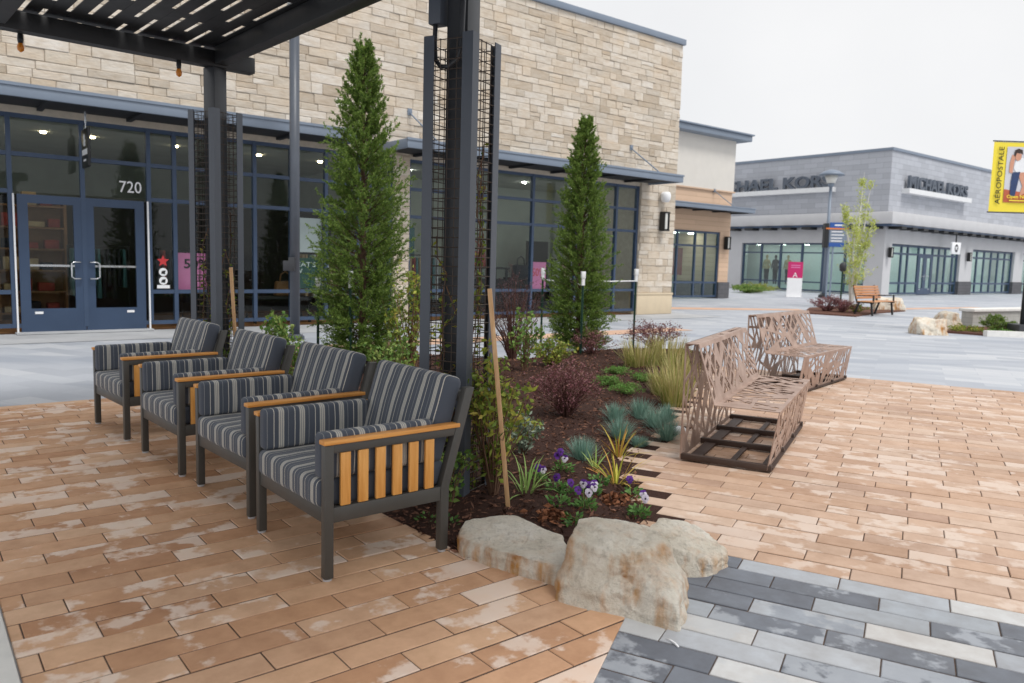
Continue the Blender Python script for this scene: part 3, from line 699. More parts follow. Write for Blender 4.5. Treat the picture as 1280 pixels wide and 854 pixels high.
# things on show inside
def inside_at(u, dv): return uvw(u, FV+dv, .013)
def shelf_unit(u, dv, w, label, cols):
    t = thing('display_shelf', label, 'shelf', inside_at(u, dv), ROT)
    m = MB(); m.box(-w/2, -w/2+.05, 0, .4, 0, 2.3); m.box(w/2-.05, w/2, 0, .4, 0, 2.3); m.box(-w/2, w/2, .36, .4, 0, 2.3); m.build('frame', 'interior_wood', t)
    for k in range(6):
        z = .12+k*.42; m = MB(); m.box(-w/2+.051, w/2-.051, 0.002, .355, z, z+.035); sh = m.build('shelf_board', 'interior_wood', t)
        x = -w/2+.1
        while x < w/2-.25:
            ww = random.uniform(.18, .3); m = MB(); m.box(x, x+ww, .04, .32, z+.037, z+random.uniform(.1, .3)); m.build('folded_stack', random.choice(cols), sh, bevel=.015); x += ww+random.uniform(.04, .14)
def clothes_rack(u, dv, w, label, cols):
    t = thing('clothes_rack', label, 'clothes rack', inside_at(u, dv), ROT)
    m = MB(); m.tube([(-w/2, 0, 0), (-w/2, 0, 1.5)], .015, 6); m.tube([(w/2, 0, 0), (w/2, 0, 1.5)], .015, 6); m.tube([(-w/2, 0, 1.5), (w/2, 0, 1.5)], .015, 6); m.build('frame', 'black_plastic', t)
    x = -w/2+.08
    while x < w/2-.05:
        h = random.uniform(.7, 1.05); mat = random.choice(cols)
        m = MB(); m.prismy([(x-.02, 1.44), (x-.035, 1.44-h), (x+.035, 1.44-h), (x+.02, 1.44)], -.2, .2); m.build('garment', mat, t, bevel=.01); x += random.uniform(.07, .12)
shelf_unit(.3, 2.0, 1.4, 'warm wooden shelf of folded clothes seen through pane left of the doors', ['cloth_dark', 'cloth_tan', 'cloth_red'])
shelf_unit(2.1, 2.7, 1.2, 'tan shelf of folded clothes seen through the left door', ['cloth_tan', 'cloth_dark', 'cloth_red'])
clothes_rack(3.2, 2.4, 1.1, 'rack of dark clothes seen through the right door', ['cloth_dark', 'cloth_dark', 'cloth_teal'])
clothes_rack(4.4, 1.6, 1.0, 'rack of dark clothes inside the window right of the doors', ['cloth_dark', 'cloth_red', 'cloth_dark'])
clothes_rack(5.3, 2.6, .9, 'rack of clothes inside the window behind the far pergola post', ['cloth_dark', 'cloth_teal'])
def display_table(u, dv, w, h, label):
    t = thing('display_table', label, 'table', inside_at(u, dv), ROT); m = MB(); m.box(-w/2, w/2, -.3, .3, h-.05, h); m.build('table_top', 'interior_dark', t, bevel=.008)
    for sx in (-1, 1):
        for sy in (-1, 1): m = MB(); m.box(sx*(w/2-.06)-.025, sx*(w/2-.06)+.025, sy*.24-.025, sy*.24+.025, 0, h-.051); m.build('leg', 'interior_dark', t)
def bag(u, dv, z, s, mat, label):
    t = thing('handbag', label, 'bag', uvw(u, FV+dv, z), ROT); m = MB(); m.prismy([(-.2*s, 0), (.2*s, 0), (.17*s, .26*s), (-.17*s, .26*s)], -.08*s, .08*s); m.build('body', mat, t, bevel=.03*s)
    m = MB(); m.tube([(-.1*s, 0, .25*s), (-.08*s, 0, .38*s), (0, 0, .43*s), (.08*s, 0, .38*s), (.1*s, 0, .25*s)], .012*s, 6); m.build('handle', mat, t, smooth=True)
display_table(6.3, .8, 1.3, .55, 'low dark display table inside the window beside the round pole'); bag(6.45, .8, .565, 1.2, 'interior_wood', 'brown backpack on the low table behind the round pole')
clothes_rack(9.9, 1.3, 1.3, 'rack of pale and red clothes inside the window behind the near post', ['cloth_tan', 'cloth_red', 'photo_grey', 'cloth_teal'])
clothes_rack(15.4, 1.6, 1.5, 'rack of tan clothes inside the window beside the stone pier', ['cloth_tan', 'cloth_dark', 'photo_grey'])
clothes_rack(7.6, 1.5, 1.2, 'rack of pale clothes inside the window behind the tall spruce', ['photo_grey', 'cloth_tan', 'cloth_teal'])
shelf_unit(-1.2, 1.8, 1.4, 'warm wooden shelf at the far left window edge', ['cloth_tan', 'cloth_red', 'cloth_dark'])
display_table(11.6, .9, 1.5, 1.25, 'dark display stand with handbags inside the right shop window')
bag(11.45, .9, 1.265, 1.5, 'cloth_red', 'red brown handbag on the dark stand inside the right shop window')
bag(12.95, .9, 1.0, 1.3, 'cloth_dark', 'black handbag above the pink poster in the right shop window')
display_table(12.95, .9, .7, .985, 'narrow dark plinth table under the black handbag in the right window')
for u, w, h, mat, lb in ((12.1, .5, 2.6, 'cloth_tan', 'tall tan fabric panel hanging inside the right shop window'), (10.0, .9, 2.2, 'cloth_teal', 'blue green clothing panel inside the window behind the near post'), (14.6, .8, 2.0, 'interior_dark', 'dark panel inside the right shop window behind the spruce')):
    t = thing('fabric_screen', lb, 'panel', inside_at(u, 2.2), ROT); m = MB(); m.box(-w/2, w/2, -.03, .03, .1, h); m.build('panel', mat, t, bevel=.008); m = MB(); m.box(-w/2, w/2, -.15, .15, 0, .099); m.build('base', 'interior_dark', t)
# posters and stickers on the glass
def poster(u, z0, z1, w, mat, label, dv=.19):
    t = thing('window_poster', label, 'poster', uvw(u, FV+dv, z0), ROT); m = MB(); m.box(-w/2, w/2, 0, .008, 0, z1-z0); m.build('sheet', mat, t); return t
t = poster(4.43, .72, 1.42, .62, 'pink_paper', 'pink sale poster reading 50 in the window beside the double doors')
text('lettering', '50%', 'ink_black', t, (.02, -.004, .5), (1, 0, 0), (0, 0, 1), width=.44, height=.18, depth=.004, bold=.02); text('lettering', 'OFF', 'ink_black', t, (.06, -.004, .24), (1, 0, 0), (0, 0, 1), height=.12, depth=.004)
t = poster(12.95, .66, 1.42, .55, 'pink_paper', 'pink sale poster with dark lettering in the window left of the right spruce'); text('lettering', '50%', 'ink_red', t, (0, -.004, .5), (1, 0, 0), (0, 0, 1), width=.4, height=.2, depth=.004)
t = poster(6.68, .75, 1.38, .62, 'ink_green', 'dark green poster with white lettering right of the round pole'); text('lettering', "EAT'S", 'ink_white', t, (-.02, -.004, .5), (1, 0, 0), (0, 0, 1), width=.4, height=.1, depth=.004); text('lettering', 'W', 'ink_white', t, (-.18, -.004, .36), (1, 0, 0), (0, 0, 1), height=.09, depth=.004)
t = poster(6.68, 1.5, 2.2, .62, 'photo_grey', 'pale blue poster above the dark green one right of the round pole')
t = thing('door_stickers', 'star and round white stickers on the glass right of the double doors', 'sticker', uvw(3.84, FV+.105, .8), ROT)
m = MB(); pts = [(.11*math.sin(k*math.pi/5)*(1 if k % 2 == 0 else .45), .46+.11*math.cos(k*math.pi/5)*(1 if k % 2 == 0 else .45)) for k in range(10)]; m.prismy(pts, 0, .004); m.build('star', 'ink_red', t)
for z in (.26, .10):
    m = MB(); m.prismy([(.075*math.cos(a*math.pi/8), z+.075*math.sin(a*math.pi/8)) for a in range(16)], 0, .004); d = m.build('disc', 'ink_white', t)
    m = MB(); m.prismy([(-.04, z-.03), (.03, z-.04), (.04, z+.03), (-.02, z+.02)], -.004, -.0005); m.build('mark', 'ink_black', d)
m = MB(); m.box(-.11, .11, 0, .004, -.04, .02); m.build('strip', 'ink_white', t)
# hanging blade sign under the left canopy
t = thing('blade_sign', 'black blade sign with white ampersand hanging under the shop canopy', 'sign', uvw(2.52, FV-.55, 2.78), ROT)
m = MB(); m.box(-.02, .02, -.27, .27, 0, .62); m.build('panel', 'black_plastic', t, bevel=.006)
m = MB(); m.tube([(0, 0, .62), (0, 0, .72)], .008, 6); m.tube([(0, 0, .72), (0, 0, .9)], .018, 6); m.build('hanger', 'chrome', t)
m = MB(); m.box(-.026, -.0205, -.2, .2, .2, .29); m.build('white_band', 'ink_white', t); m = MB(); m.box(-.026, -.0205, -.09, .1, .1, .13); m.build('white_dash', 'ink_white', t)
text('ampersand', '&', 'ink_white', t, (-.023, 0, .44), (0, -1, 0), (0, 0, 1), height=.2, depth=.006)
# wall lamps
def sconce(loc, s, label, rz=ROT, root=None):
    t = thing('wall_lamp', label, 'wall lamp', loc, rz); m = MB(); m.box(-.10*s, .10*s, -.02, .02, 0, .62*s); m.build('backplate', 'bronze_black', t)
    m = MB(); m.lathe([(.09*s, .05*s), (.09*s, .57*s)], 14, 0, -.12*s); m.build('diffuser', 'opal_glass', t, smooth=False)
    for x in (-1, 1): m = MB(); m.box(x*.115*s-.015*s, x*.115*s+.015*s, -.22*s, -.021, .0, .62*s); m.build('frame_bar', 'bronze_black', t)
    for z in (-.02*s, .58*s): m = MB(); m.box(-.135*s, .135*s, -.23*s, -.022, z, z+.045*s); m.build('cap', 'bronze_black', t)
sconce(uvw(17.38, FV-.06, 2.42), .85, 'black framed wall lamp on the stone pier right of the windows')
for u, lb in ((17.38, 'white dome speaker on the stone pier above the wall lamp'),):
    t = thing('wall_speaker', lb, 'speaker', uvw(u, FV-.03, 3.38), ROT); m = MB(); m.lathe([(.09, -.15), (.14, -.08), (.15, .06), (.11, .13)], 16, 0, -.12); m.build('shell', 'ink_white', t, smooth=True); m = MB(); m.box(-.06, .06, -.06, .02, -.06, .06); m.build('bracket', 'canopy_grey', t)
# ------------------------------------------------------------------ tan shop beyond
TV = 21.6
tan = thing('tan_shop', 'tan sided shop with cream upper wall beyond the stone corner', 'building', uvw(0, TV), ROT)
m = MB(); m.box(19, 29.7, 0, 9, 4.78, 7.0); m.build('upper_wall', 'cream_stucco', tan)
m = MB(); m.box(19, 29.66, .04, 9, 2.95, 4.72); m.box(28.95, 29.66, .04, 9, .72, 2.949); m.box(19, 23.6, .04, 9, 0, 2.949); m.build('siding', 'tan_siding', tan)
m = MB(); m.box(19, 29.78, -.03, 9.1, 4.721, 4.779); m.build('trim_band', 'tan_siding', tan)
m = MB(); m.box(28.93, 29.72, -.03, 9, 0, .719); m.build('base_block', 'dark_block', tan)
m = MB(); m.box(18.9, 30.25, -.45, 9.4, 7.0, 7.25); m.build('roof_edge', 'canopy_grey', tan, bevel=.02); m = MB(); m.box(18.85, 30.32, -.52, 9.5, 7.251, 7.31); m.build('roof_cap', 'canopy_grey', tan)
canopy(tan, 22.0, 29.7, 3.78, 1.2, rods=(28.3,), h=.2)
storefront(tan, 'shop_window', 23.6, 28.95, .12, [.05, .7, 2.3, 2.94], [23.64, 24.9, 26.1, 27.3, 28.0, 28.91], 'steel_blue', 'green_glass', .08)
m = MB(); m.box(23.61, 28.94, 2.5, 2.6, 0, 2.94); m.build('interior_wall', 'interior_wall', tan); m = MB(); m.box(23.62, 28.93, .2, 2.5, 2.9, 2.94); m.build('interior_ceiling', 'interior_wall', tan)
for x in (24.2, 25.2, 26.2, 27.4, 28.5): m = MB(); m.lathe([(.14, 2.86), (.15, 2.899)], 10, x, 1.3); m.build('downlight_or_fill', 'lamp_fill', tan)  # unseen lamps added to brighten the tan shop's window
sconce(uvw(29.3, TV-.02, 2.2), .9, 'grey wall lamp on the tan siding under the canopy')
t = thing('fabric_screen', 'dark red rug hanging in the tan shop window', 'panel', uvw(27.0, TV+.9), ROT); m = MB(); m.box(-.45, .45, -.02, .02, 1.0, 2.2); m.build('panel', 'cloth_red', t); m = MB(); m.box(-.03, .03, -.02, .02, 0, .999); m.build('stand', 'black_plastic', t)

# ------------------------------------------------------------------ grey corner shop
GU, GVv = 43.9, 21.5
mk = thing('grey_corner_shop', 'grey brick corner shop with white fascia and sign letters', 'building', uvw(GU, GVv), ROT)
m = MB(); m.box(0, 34, 0, 22, 4.72, 8.15); m.build('upper_wall', 'grey_panel', mk)
m = MB(); m.box(-.08, 34.1, -.08, 22.1, 8.151, 8.3); m.build('coping', 'canopy_grey', mk)
m = MB(); m.box(-.55, 34.5, -.55, 22.5, 4.05, 4.719); m.build('fascia', 'grey_stucco', mk, bevel=.03)
m = MB(); m.box(-.5, 34.4, -.5, 22.4, 3.93, 4.049); m.build('fascia_rail', 'steel_blue', mk)  # blue rail directly below the fascia
for k in range(24):                      # brackets under both fascias
    x = .5+k*1.35; m = MB(); m.box(x-.3, x+.3, -.75, 0, 3.78, 3.929); m.build('bracket', 'bronze_black', mk)
    if k < 15: m = MB(); m.box(-.75, 0, x-.3, x+.3, 3.78, 3.929); m.build('bracket', 'bronze_black', mk)
gz = [.05, .72, 2.45, 2.98]
m = MB(); m.box(.1, 34, .1, 22, 3.0, 3.95)
for a, b in ((.1, 1.0), (10.3, 12.2), (19.5, 21.2), (29, 34)): m.box(a, b, .1, .8, 0, 2.999)
m.box(.1, .8, .801, 1.2, 0, 2.999); m.box(.1, .8, 9.6, 22, 0, 2.999); m.build('lower_wall', 'grey_stucco', mk)
for a, b in ((10.25, 12.25), (19.45, 21.25), (28.95, 34)): m = MB(); m.box(a, b, .05, .6, 0, .85); m.build('pier_base', 'dark_block', mk)
storefront(mk, 'shop_window', 1.0, 10.3, .3, gz, [1.05, 2.6, 3.4, 4.8, 5.6, 6.7, 7.6, 8.5, 9.6, 10.25], 'steel_blue', 'green_glass', .12, skip=[(4.8, 6.7, 0, 2.4)])
storefront(mk, 'shop_window', 12.2, 19.5, .3, gz, [12.25, 13.4, 14.6, 15.8, 17, 18.2, 19.45], 'steel_blue', 'green_glass', .12)
storefront(mk, 'shop_window', 21.2, 29, .3, gz, [21.25, 22.6, 24, 25.4, 26.8, 28.95], 'steel_blue', 'green_glass', .12)
door_pair(mk, 4.85, 6.65, .28, 2.4, 'steel_blue', 'green_glass')
# window on the short side (built along local y)
w = MB(); w.box(.27, .35, 1.2, 9.6, .05, .15); w.box(.27, .35, 1.2, 9.6, 2.9, 2.98); w = w.build('side_window', 'steel_blue', mk)
ys = [1.25, 2.5, 3.9, 5.3, 6.8, 8.2, 9.55]
for y in ys: m = MB(); m.box(.24, .37, y-.06, y+.06, .152, 2.898); m.build('mullion', 'steel_blue', w)
for a, b in zip(ys, ys[1:]):
    for z in (.6, 2.4): m = MB(); m.box(.26, .36, a+.061, b-.061, z-.04, z+.04); m.build('transom', 'steel_blue', w)
    m = MB(); m.box(.30, .31, a+.05, b-.05, .1, 2.95); m.build('pane', 'green_glass', w)
m = MB(); m.box(2.2, 2.3, 1.91, 21, 0.021, 2.949); m.box(2.2, 30, 1.8, 1.9, 0.021, 2.949); m.build('interior_wall', 'white_paint', mk); m = MB(); m.box(.4, 33, .4, 21, 0, .02); m.build('interior_floor', 'white_paint', mk)
m = MB(); m.box(.4, 33, .4, 21.5, 2.95, 2.99); m.build('interior_ceiling', 'grey_stucco', mk)
for x, y in ((1.2, 2.2), (1.2, 3.9), (1.2, 5.6), (1.2, 7.3), (1.2, 9), (3.3, 1), (5, 1), (6.7, 1), (8.4, 1), (10, 1), (13, 1), (14.8, 1), (16.6, 1), (18.4, 1), (23, 1), (26, 1)): m = MB(); m.box(x-.14, x+.14, y-.14, y+.14, 2.92, 2.949); m.build('fill_light', 'lamp_fill', mk)  # added ceiling lamps that brighten what shows through the corner shop's panes
# signs: letters standing on a white ledge
for nm in ('front',):
    m = MB(); m.box(1.4, 9.9, -.45, 0, 5.86, 6.14); m.build('sign_ledge', 'white_paint', mk); text('sign_letters', 'MICHAEL KORS', 'letter_grey', mk, (5.6, -.25, 6.52), (1, 0, 0), (0, 0, 1), width=7.9, height=.74, depth=.16, bold=.03)
    m = MB(); m.box(-.45, 0, 3.2, 12.4, 6.0, 6.28); m.build('sign_ledge', 'white_paint', mk); text('sign_letters', 'MICHAEL KORS', 'letter_grey', mk, (-.25, 7.8, 6.66), (0, -1, 0), (0, 0, 1), width=8.8, height=.74, depth=.16, bold=.03)
t = thing('blade_sign', 'white square blade sign with black round monogram by the corner shop doors', 'sign', uvw(GU+7.0, GVv-.9, 2.55), ROT)
m = MB(); m.box(-.62, .62, -.05, .05, 0, .72); m.build('panel', 'ink_white', t, bevel=.01); m = MB(); m.prismy([(.24*math.cos(a*math.pi/12), .36+.24*math.sin(a*math.pi/12)) for a in range(24)], -.06, -.051); d = m.build('disc', 'ink_black', t)
text('monogram', 'MK', 'ink_white', d, (0, -.064, .36), (1, 0, 0), (0, 0, 1), width=.32, height=.22, depth=.006, bold=.02); m = MB(); m.box(-.03, .03, -.03, .03, .72, 1.25); m.build('hanger', 'bronze_black', t)
sconce(uvw(GU+11.2, GVv, 2.2), .9, 'dark wall lamp on the pale pier of the corner shop'); sconce(uvw(GU+.5, GVv+.0, 2.2), .9, 'dark wall lamp at the corner pier behind the birch')
# mannequins in the side window
def mannequin(v, top, bottom, label):
    t = thing('mannequin', label, 'mannequin', uvw(GU+1.1, GVv+v, .35), ROT)
    m = MB(); m.lathe([(.11, .95), (.17, 1.0), (.19, 1.12), (.14, 1.25), (.16, 1.38), (.2, 1.5), (.17, 1.58), (.06, 1.63), (.05, 1.7)], 12); m.lathe([(.04, 1.68), (.085, 1.74), (.09, 1.82), (.06, 1.9), (.01, 1.92)], 10)
    for s in (-1, 1): m.tube([(0, s*.2, 1.53), (.02, s*.26, 1.25), (-.08, s*.24, 1.0)], [.05, .045, .03], 8)
    m.build('torso', top, t, smooth=True)
    m = MB(); m.lathe([(.12, .45), (.15, .7), (.18, .95), (.15, 1.04)], 12)
    for s in (-1, 1): m.tube([(0, s*.08, .6), (0, s*.08, .3), (0, s*.08, .02)], [.085, .065, .04], 8)
    m.build('trousers', bottom, t, smooth=True); m = MB(); m.box(-.25, .25, -.25, .25, -.35, 0); m.build('plinth', 'ink_white', t)
mannequin(8.3, 'cloth_tan', 'cloth_dark', 'left mannequin in pale top and dark trousers in the corner shop window')
mannequin(7.65, 'cloth_dark', 'cloth_dark', 'middle mannequin in long black outfit in the corner shop window')
mannequin(6.75, 'cloth_tan', 'cloth_dark', 'right mannequin beside the magenta sign in the corner shop window')

# ------------------------------------------------------------------ pergola
PG = thing('pergola', 'dark steel pergola with slotted roof and mesh wrapped posts over the chairs', 'pergola', uvw(2.70, 3.85)+Vector((-.05, 0, 0)), ROT+.06)
# local: x along the front (u), y along v; near post at the origin, far post at y 3.5
m = MB(); m.box(-3.6, .22, 3.40, 3.52, 3.10, 3.24); m.build('beam', 'bronze_black', PG, bevel=.006)
m = MB(); m.box(-3.6, .22, -3.5, -3.38, 3.10, 3.24); m.build('beam', 'bronze_black', PG, bevel=.006)
for x in (-.10, -1.8, -3.5):
    m = MB(); m.box(x-.06, x+.06, -3.37, 3.39, 3.12, 3.27); m.build('beam', 'bronze_black', PG, bevel=.006)
for y in (.6, -1.8): m = MB(); m.box(-3.4, -.2, y-.03, y+.03, 3.16, 3.25); m.build('purlin', 'bronze_black', PG)
x = -3.7; sp = MB(); k = 0
while x < .2:
    m = MB(); m.box(x, x+.104, -3.5, 3.55, 3.275, 3.283); m.build('slat', 'bronze_black', PG)
    y = -3.5                             # bridges that close the slot between two slats here and there
    while y < 3.5:
        a = random.uniform(.3, .75); y += a; b = random.uniform(.12, .45); sp.box(x+.105, x+.139, y, min(y+b, 3.54), 3.276, 3.282); y += b
    x += .14
stuff(sp.build('slot_bridges', 'bronze_black', PG))
def mesh_post(x, y, top, rootrot):
    p = MB(); p.box(-.07, .07, -.07, .07, -.03, top); p = p.build('post', 'charcoal', PG, bevel=.004); p.location = (x, y, 0); p.rotation_euler = (0, 0, rootrot)
    s, a, z0, z1, th = .165, .07, -.02, 2.72, .006
    for sx in (-1, 1):
        for sy in (-1, 1):
            c = MB(); X, Y = sx*s, sy*s
            c.prism([(X, Y), (X-sx*a, Y), (X-sx*a, Y-sy*th), (X-sx*th, Y-sy*th), (X-sx*th, Y-sy*a), (X, Y-sy*a)], z0, z1); c.build('corner_bar', 'post_grey', p)
    w = MB(); r = .0031
    for sgn in (-1, 1):
        e = s-.008
        for k in range(1, 6):
            q = -s+k*2*s/6
            w.tube([(q, sgn*e, .05), (q, sgn*e, 2.70)], r, 4, False); w.tube([(sgn*e, q, .05), (sgn*e, q, 2.70)], r, 4, False)
        z = .06
        while z < 2.71:
            w.tube([(-s+.01, sgn*(e+.004), z), (s-.01, sgn*(e+.004), z)], r, 4, False); w.tube([(sgn*(e+.004), -s+.01, z), (sgn*(e+.004), s-.01, z)], r, 4, False); z += .056
    w.build('wire_mesh', 'mesh_wire', p)
    return p
pr = ROTB-(ROT+.06)
p1 = mesh_post(0, 0, 3.10, pr); p2 = mesh_post(-.12, 3.49, 3.10, pr)
m = MB(); m.box(-.17, -.085, -.12, -.03, 2.80, 3.05); m.build('junction_box', 'post_grey', p1, bevel=.008)
m = MB(); m.tube([(-.13, -.1, 2.8), (-.13, -.105, 2.7), (-.12, -.11, 2.6), (-.08, -.115, 2.555), (-.02, -.12, 2.55), (.04, -.12, 2.59), (.06, -.115, 2.66), (.06, -.11, 2.8), (.065, -.1, 3.1)], .014, 8); m.build('conduit', 'charcoal', p1, smooth=True)
for (u, v, z), lb in (((.83, 7.30, 3.03), 'left amber bulb hanging from the pergola beam'), ((2.0, 7.28, 3.03), 'right amber bulb hanging from the pergola beam by the far post')):
    t = thing('hanging_bulb', lb, 'bulb', uvw(u, v, z), ROT, 'amber bulbs under the pergola'); m = MB(); m.lathe([(.018, 0), (.022, .03), (.018, .08)], 10); m.build('socket', 'black_plastic', t)
    m = MB(); m.lathe([(.004, -.07), (.022, -.055), (.026, -.03), (.018, -.005), (.014, .0)], 12); m.build('bulb', 'amber_bulb', t, smooth=True)
m = MB(); a, b = uvw(.2, 7.33, 3.215), uvw(1.9, 7.28, 3.12); m.tube([a, (a+b)/2-Vector((0, 0, .02)), b], .012, 8); tag(m.build('conduit_pipe', 'charcoal', None, smooth=True), 'thin grey conduit running along the pergola beam', 'pipe')

# ------------------------------------------------------------------ lounge chairs
def cushion(name, x0, x1, y0, y1, z0, z1, mat, parent, r=.03, puff=.008, tilt=None):
    bm = bmesh.new(); bmesh.ops.create_cube(bm, size=1)
    for v in bm.verts: v.co = Vector((v.co.x*(x1-x0), v.co.y*(y1-y0), v.co.z*(z1-z0)))
    bmesh.ops.bevel(bm, geom=list(bm.edges), offset=r, segments=4, affect='EDGES', profile=.5)
    bmesh.ops.subdivide_edges(bm, edges=[e for e in bm.edges if e.calc_length() > .12], cuts=5, use_grid_fill=True)
    hx, hy, hz = (x1-x0)/2, (y1-y0)/2, (z1-z0)/2; sd_ = random.uniform(0, 50)
    for v in bm.verts:
        f = max(0, 1-(v.co.x/hx)**2)*max(0, 1-(v.co.y/hy)**2) if hz < min(hx, hy) else (max(0, 1-(v.co.z/hz)**2)*(max(0, 1-(v.co.y/hy)**2) if hx < hy else max(0, 1-(v.co.x/hx)**2)))
        w = puff*f+.006*mnoise.noise(v.co*7+Vector((sd_, 0, 0)))+.002*mnoise.noise(v.co*22+Vector((sd_, 0, 9)))
        if hz < min(hx, hy): v.co.z += math.copysign(w, v.co.z)
        elif hx < hy: v.co.x += math.copysign(w, v.co.x)
        else: v.co.y += math.copysign(w, v.co.y)
    me = bpy.data.meshes.new(name); bm.to_mesh(me); bm.free(); me.polygons.foreach_set('use_smooth', [True]*len(me.polygons))
    o = link(name, me, mat, parent); o.location = ((x0+x1)/2, (y0+y1)/2, (z0+z1)/2)
    if tilt: o.rotation_euler = (0, tilt, 0)
    return o
CW, CD = .80, .62                        # width across, depth of the feet
def lounge_chair(label, u, v, rz):
    c = thing('lounge_chair', label, 'chair', uvw(u, v), rz, 'striped lounge chairs in a row')
    L = .042
    for s in (0, 1):
        y0 = s*(CW-L); y1 = y0+L
        m = MB(); m.box(0, L, y0, y1, .012, .62); lg = m.build('front_leg', 'chair_metal', c, bevel=.003)
        m = MB(); m.lathe([(.02, 0), (.022, .011)], 12, L/2, y0+L/2); m.build('glide', 'glide_plastic', lg)
        m = MB(); q = .057; m.prismy([(CD-.005, .012), (CD+.04, .012), (CD+.043, .33), (CD+.185, .815), (CD+.135, .815), (CD-.005, .335)], y0, y1); lg = m.build('back_leg', 'chair_metal', c, bevel=.003)
        m = MB(); m.lathe([(.02, 0), (.022, .011)], 12, CD+.018, y0+L/2); m.build('glide', 'glide_plastic', lg)
        m = MB(); m.box(L, CD-.004, y0+.004, y1-.004, .265, .335); m.build('side_rail', 'chair_metal', c, bevel=.003)
        m = MB(); m.box(L, CD+.085, y0+.003, y1-.003, .582, .620); m.build('arm_rail', 'chair_metal', c, bevel=.003)
        m = MB(); m.box(-.008, CD+.10, y0-.006, y1+.006, .6215, .643); m.build('armrest', 'teak_x', c, bevel=.005)
        yo = y0+.006 if s == 0 else y1-.022
        for k in range(6):
            x = .078+k*.0895; m = MB(); m.box(x, x+.05, yo, yo+.016, .337, .580); m.build('slat', 'teak_z', c, bevel=.003)
    m = MB(); m.box(.006, .042, L, CW-L, .262, .335); m.build('front_rail', 'chair_metal', c, bevel=.003)
    m = MB(); m.box(CD, CD+.036, L, CW-L, .264, .333); m.build('back_rail', 'chair_metal', c, bevel=.003)
    m = MB(); m.box(CD+.125, CD+.165, L, CW-L, .74, .79); m.build('top_rail', 'chair_metal', c, bevel=.003)
    for k in range(5):
        x = .09+k*.115; m = MB(); m.box(x, x+.06, L, CW-L, .30, .318); m.build('seat_slat', 'chair_metal', c)
    cushion('seat_cushion', -.012, CD+.05, L+.006, CW-L-.006, .325, .452, 'striped_cloth_y', c, .032, .012)
    b = cushion('back_cushion', -.055, .055, L+.01, CW-L-.01, -.22, .22, 'striped_cloth_y', c, .034, .014); b.location = (CD+.045, CW/2, .658); b.rotation_euler = (0, R(17), 0)
    cushion('arm_cushion', .0, CD-.02, L+.002, L+.075, .455, .665, 'striped_cloth_x', c, .022, .006)
    cushion('arm_cushion', .0, CD-.02, CW-L-.075, CW-L-.002, .455, .665, 'striped_cloth_x', c, .022, .006)
    return c
lounge_chair('nearest striped lounge chair, its slatted side in full view', 1.43, 3.085, ROT+.02)
lounge_chair('second striped lounge chair counted from the rocks', 1.45, 4.085, ROT+.06)
lounge_chair('third striped lounge chair counted from the rocks', 1.37, 5.12, ROT+.06)
lounge_chair('farthest striped lounge chair, nearest the blue shop doors', 1.30, 6.32, ROT+.08)

# ------------------------------------------------------------------ perforated benches
def shards(poly, target, seed):
    rr = random.Random(seed); cells = [poly]; it = 0
    while len(cells) < target and it < 400:
        it += 1; big = max(cells, key=lambda c: area(c)*rr.uniform(.5, 1)); cx = sum(p[0] for p in big)/len(big); cy = sum(p[1] for p in big)/len(big)
        an = rr.choice((rr.gauss(.9, .25), rr.gauss(2.3, .3), rr.uniform(0, math.pi))); d = (math.cos(an), math.sin(an)); reach = rr.uniform(.1, .4)
        cx += rr.uniform(-.01, .01); a, b = (cx, cy), (cx+d[0], cy+d[1]); new = []
        for c in cells:
            mx_, my_ = sum(p[0] for p in c)/len(c), sum(p[1] for p in c)/len(c)
            if math.hypot(mx_-cx, my_-cy) > reach or area(c) < .0011: new.append(c); continue
            l, r_ = clip(c, a, b), clip(c, b, a)
            if len(l) >= 3 and len(r_) >= 3 and min(area(l), area(r_)) > .0003: new += [l, r_]
            else: new.append(c)
        cells = new
    return cells
def perforated(name, poly, o, ex, ey, parent, target, seed, w=.014, th=.006):
    o, ex, ey = Vector(o), Vector(ex).normalized(), Vector(ey).normalized(); ez = ex.cross(ey); mb = MB()
    P = lambda p, k: tuple(o+ex*p[0]+ey*p[1]+ez*(k*th))
    outer = inset(poly, .018) or poly; n = len(poly)
    for i in range(n):                   # rim
        j = (i+1) % n; mb.add([P(poly[i], 0), P(poly[j], 0), P(outer[j], 0), P(outer[i], 0), P(poly[i], 1), P(poly[j], 1), P(outer[j], 1), P(outer[i], 1)], [(0, 3, 2, 1), (4, 5, 6, 7), (0, 1, 5, 4)])
    for c in shards(outer, target, seed):
        k = len(c); ii = inset(c, w*random.uniform(.75, 1.25))
        if ii is None: mb.add([P(p, 0) for p in c]+[P(p, 1) for p in c], [tuple(range(k))[::-1], tuple(range(k, 2*k))]); continue
        for i in range(k):
            j = (i+1) % k; mb.add([P(c[i], 0), P(c[j], 0), P(ii[j], 0), P(ii[i], 0), P(c[i], 1), P(c[j], 1), P(ii[j], 1), P(ii[i], 1)], [(0, 3, 2, 1), (4, 5, 6, 7), (2, 3, 7, 6)])
    me = bpy.data.meshes.new(name); me.from_pydata(mb.v, [], mb.f); return link(name, me, 'bronze_sheet', parent)
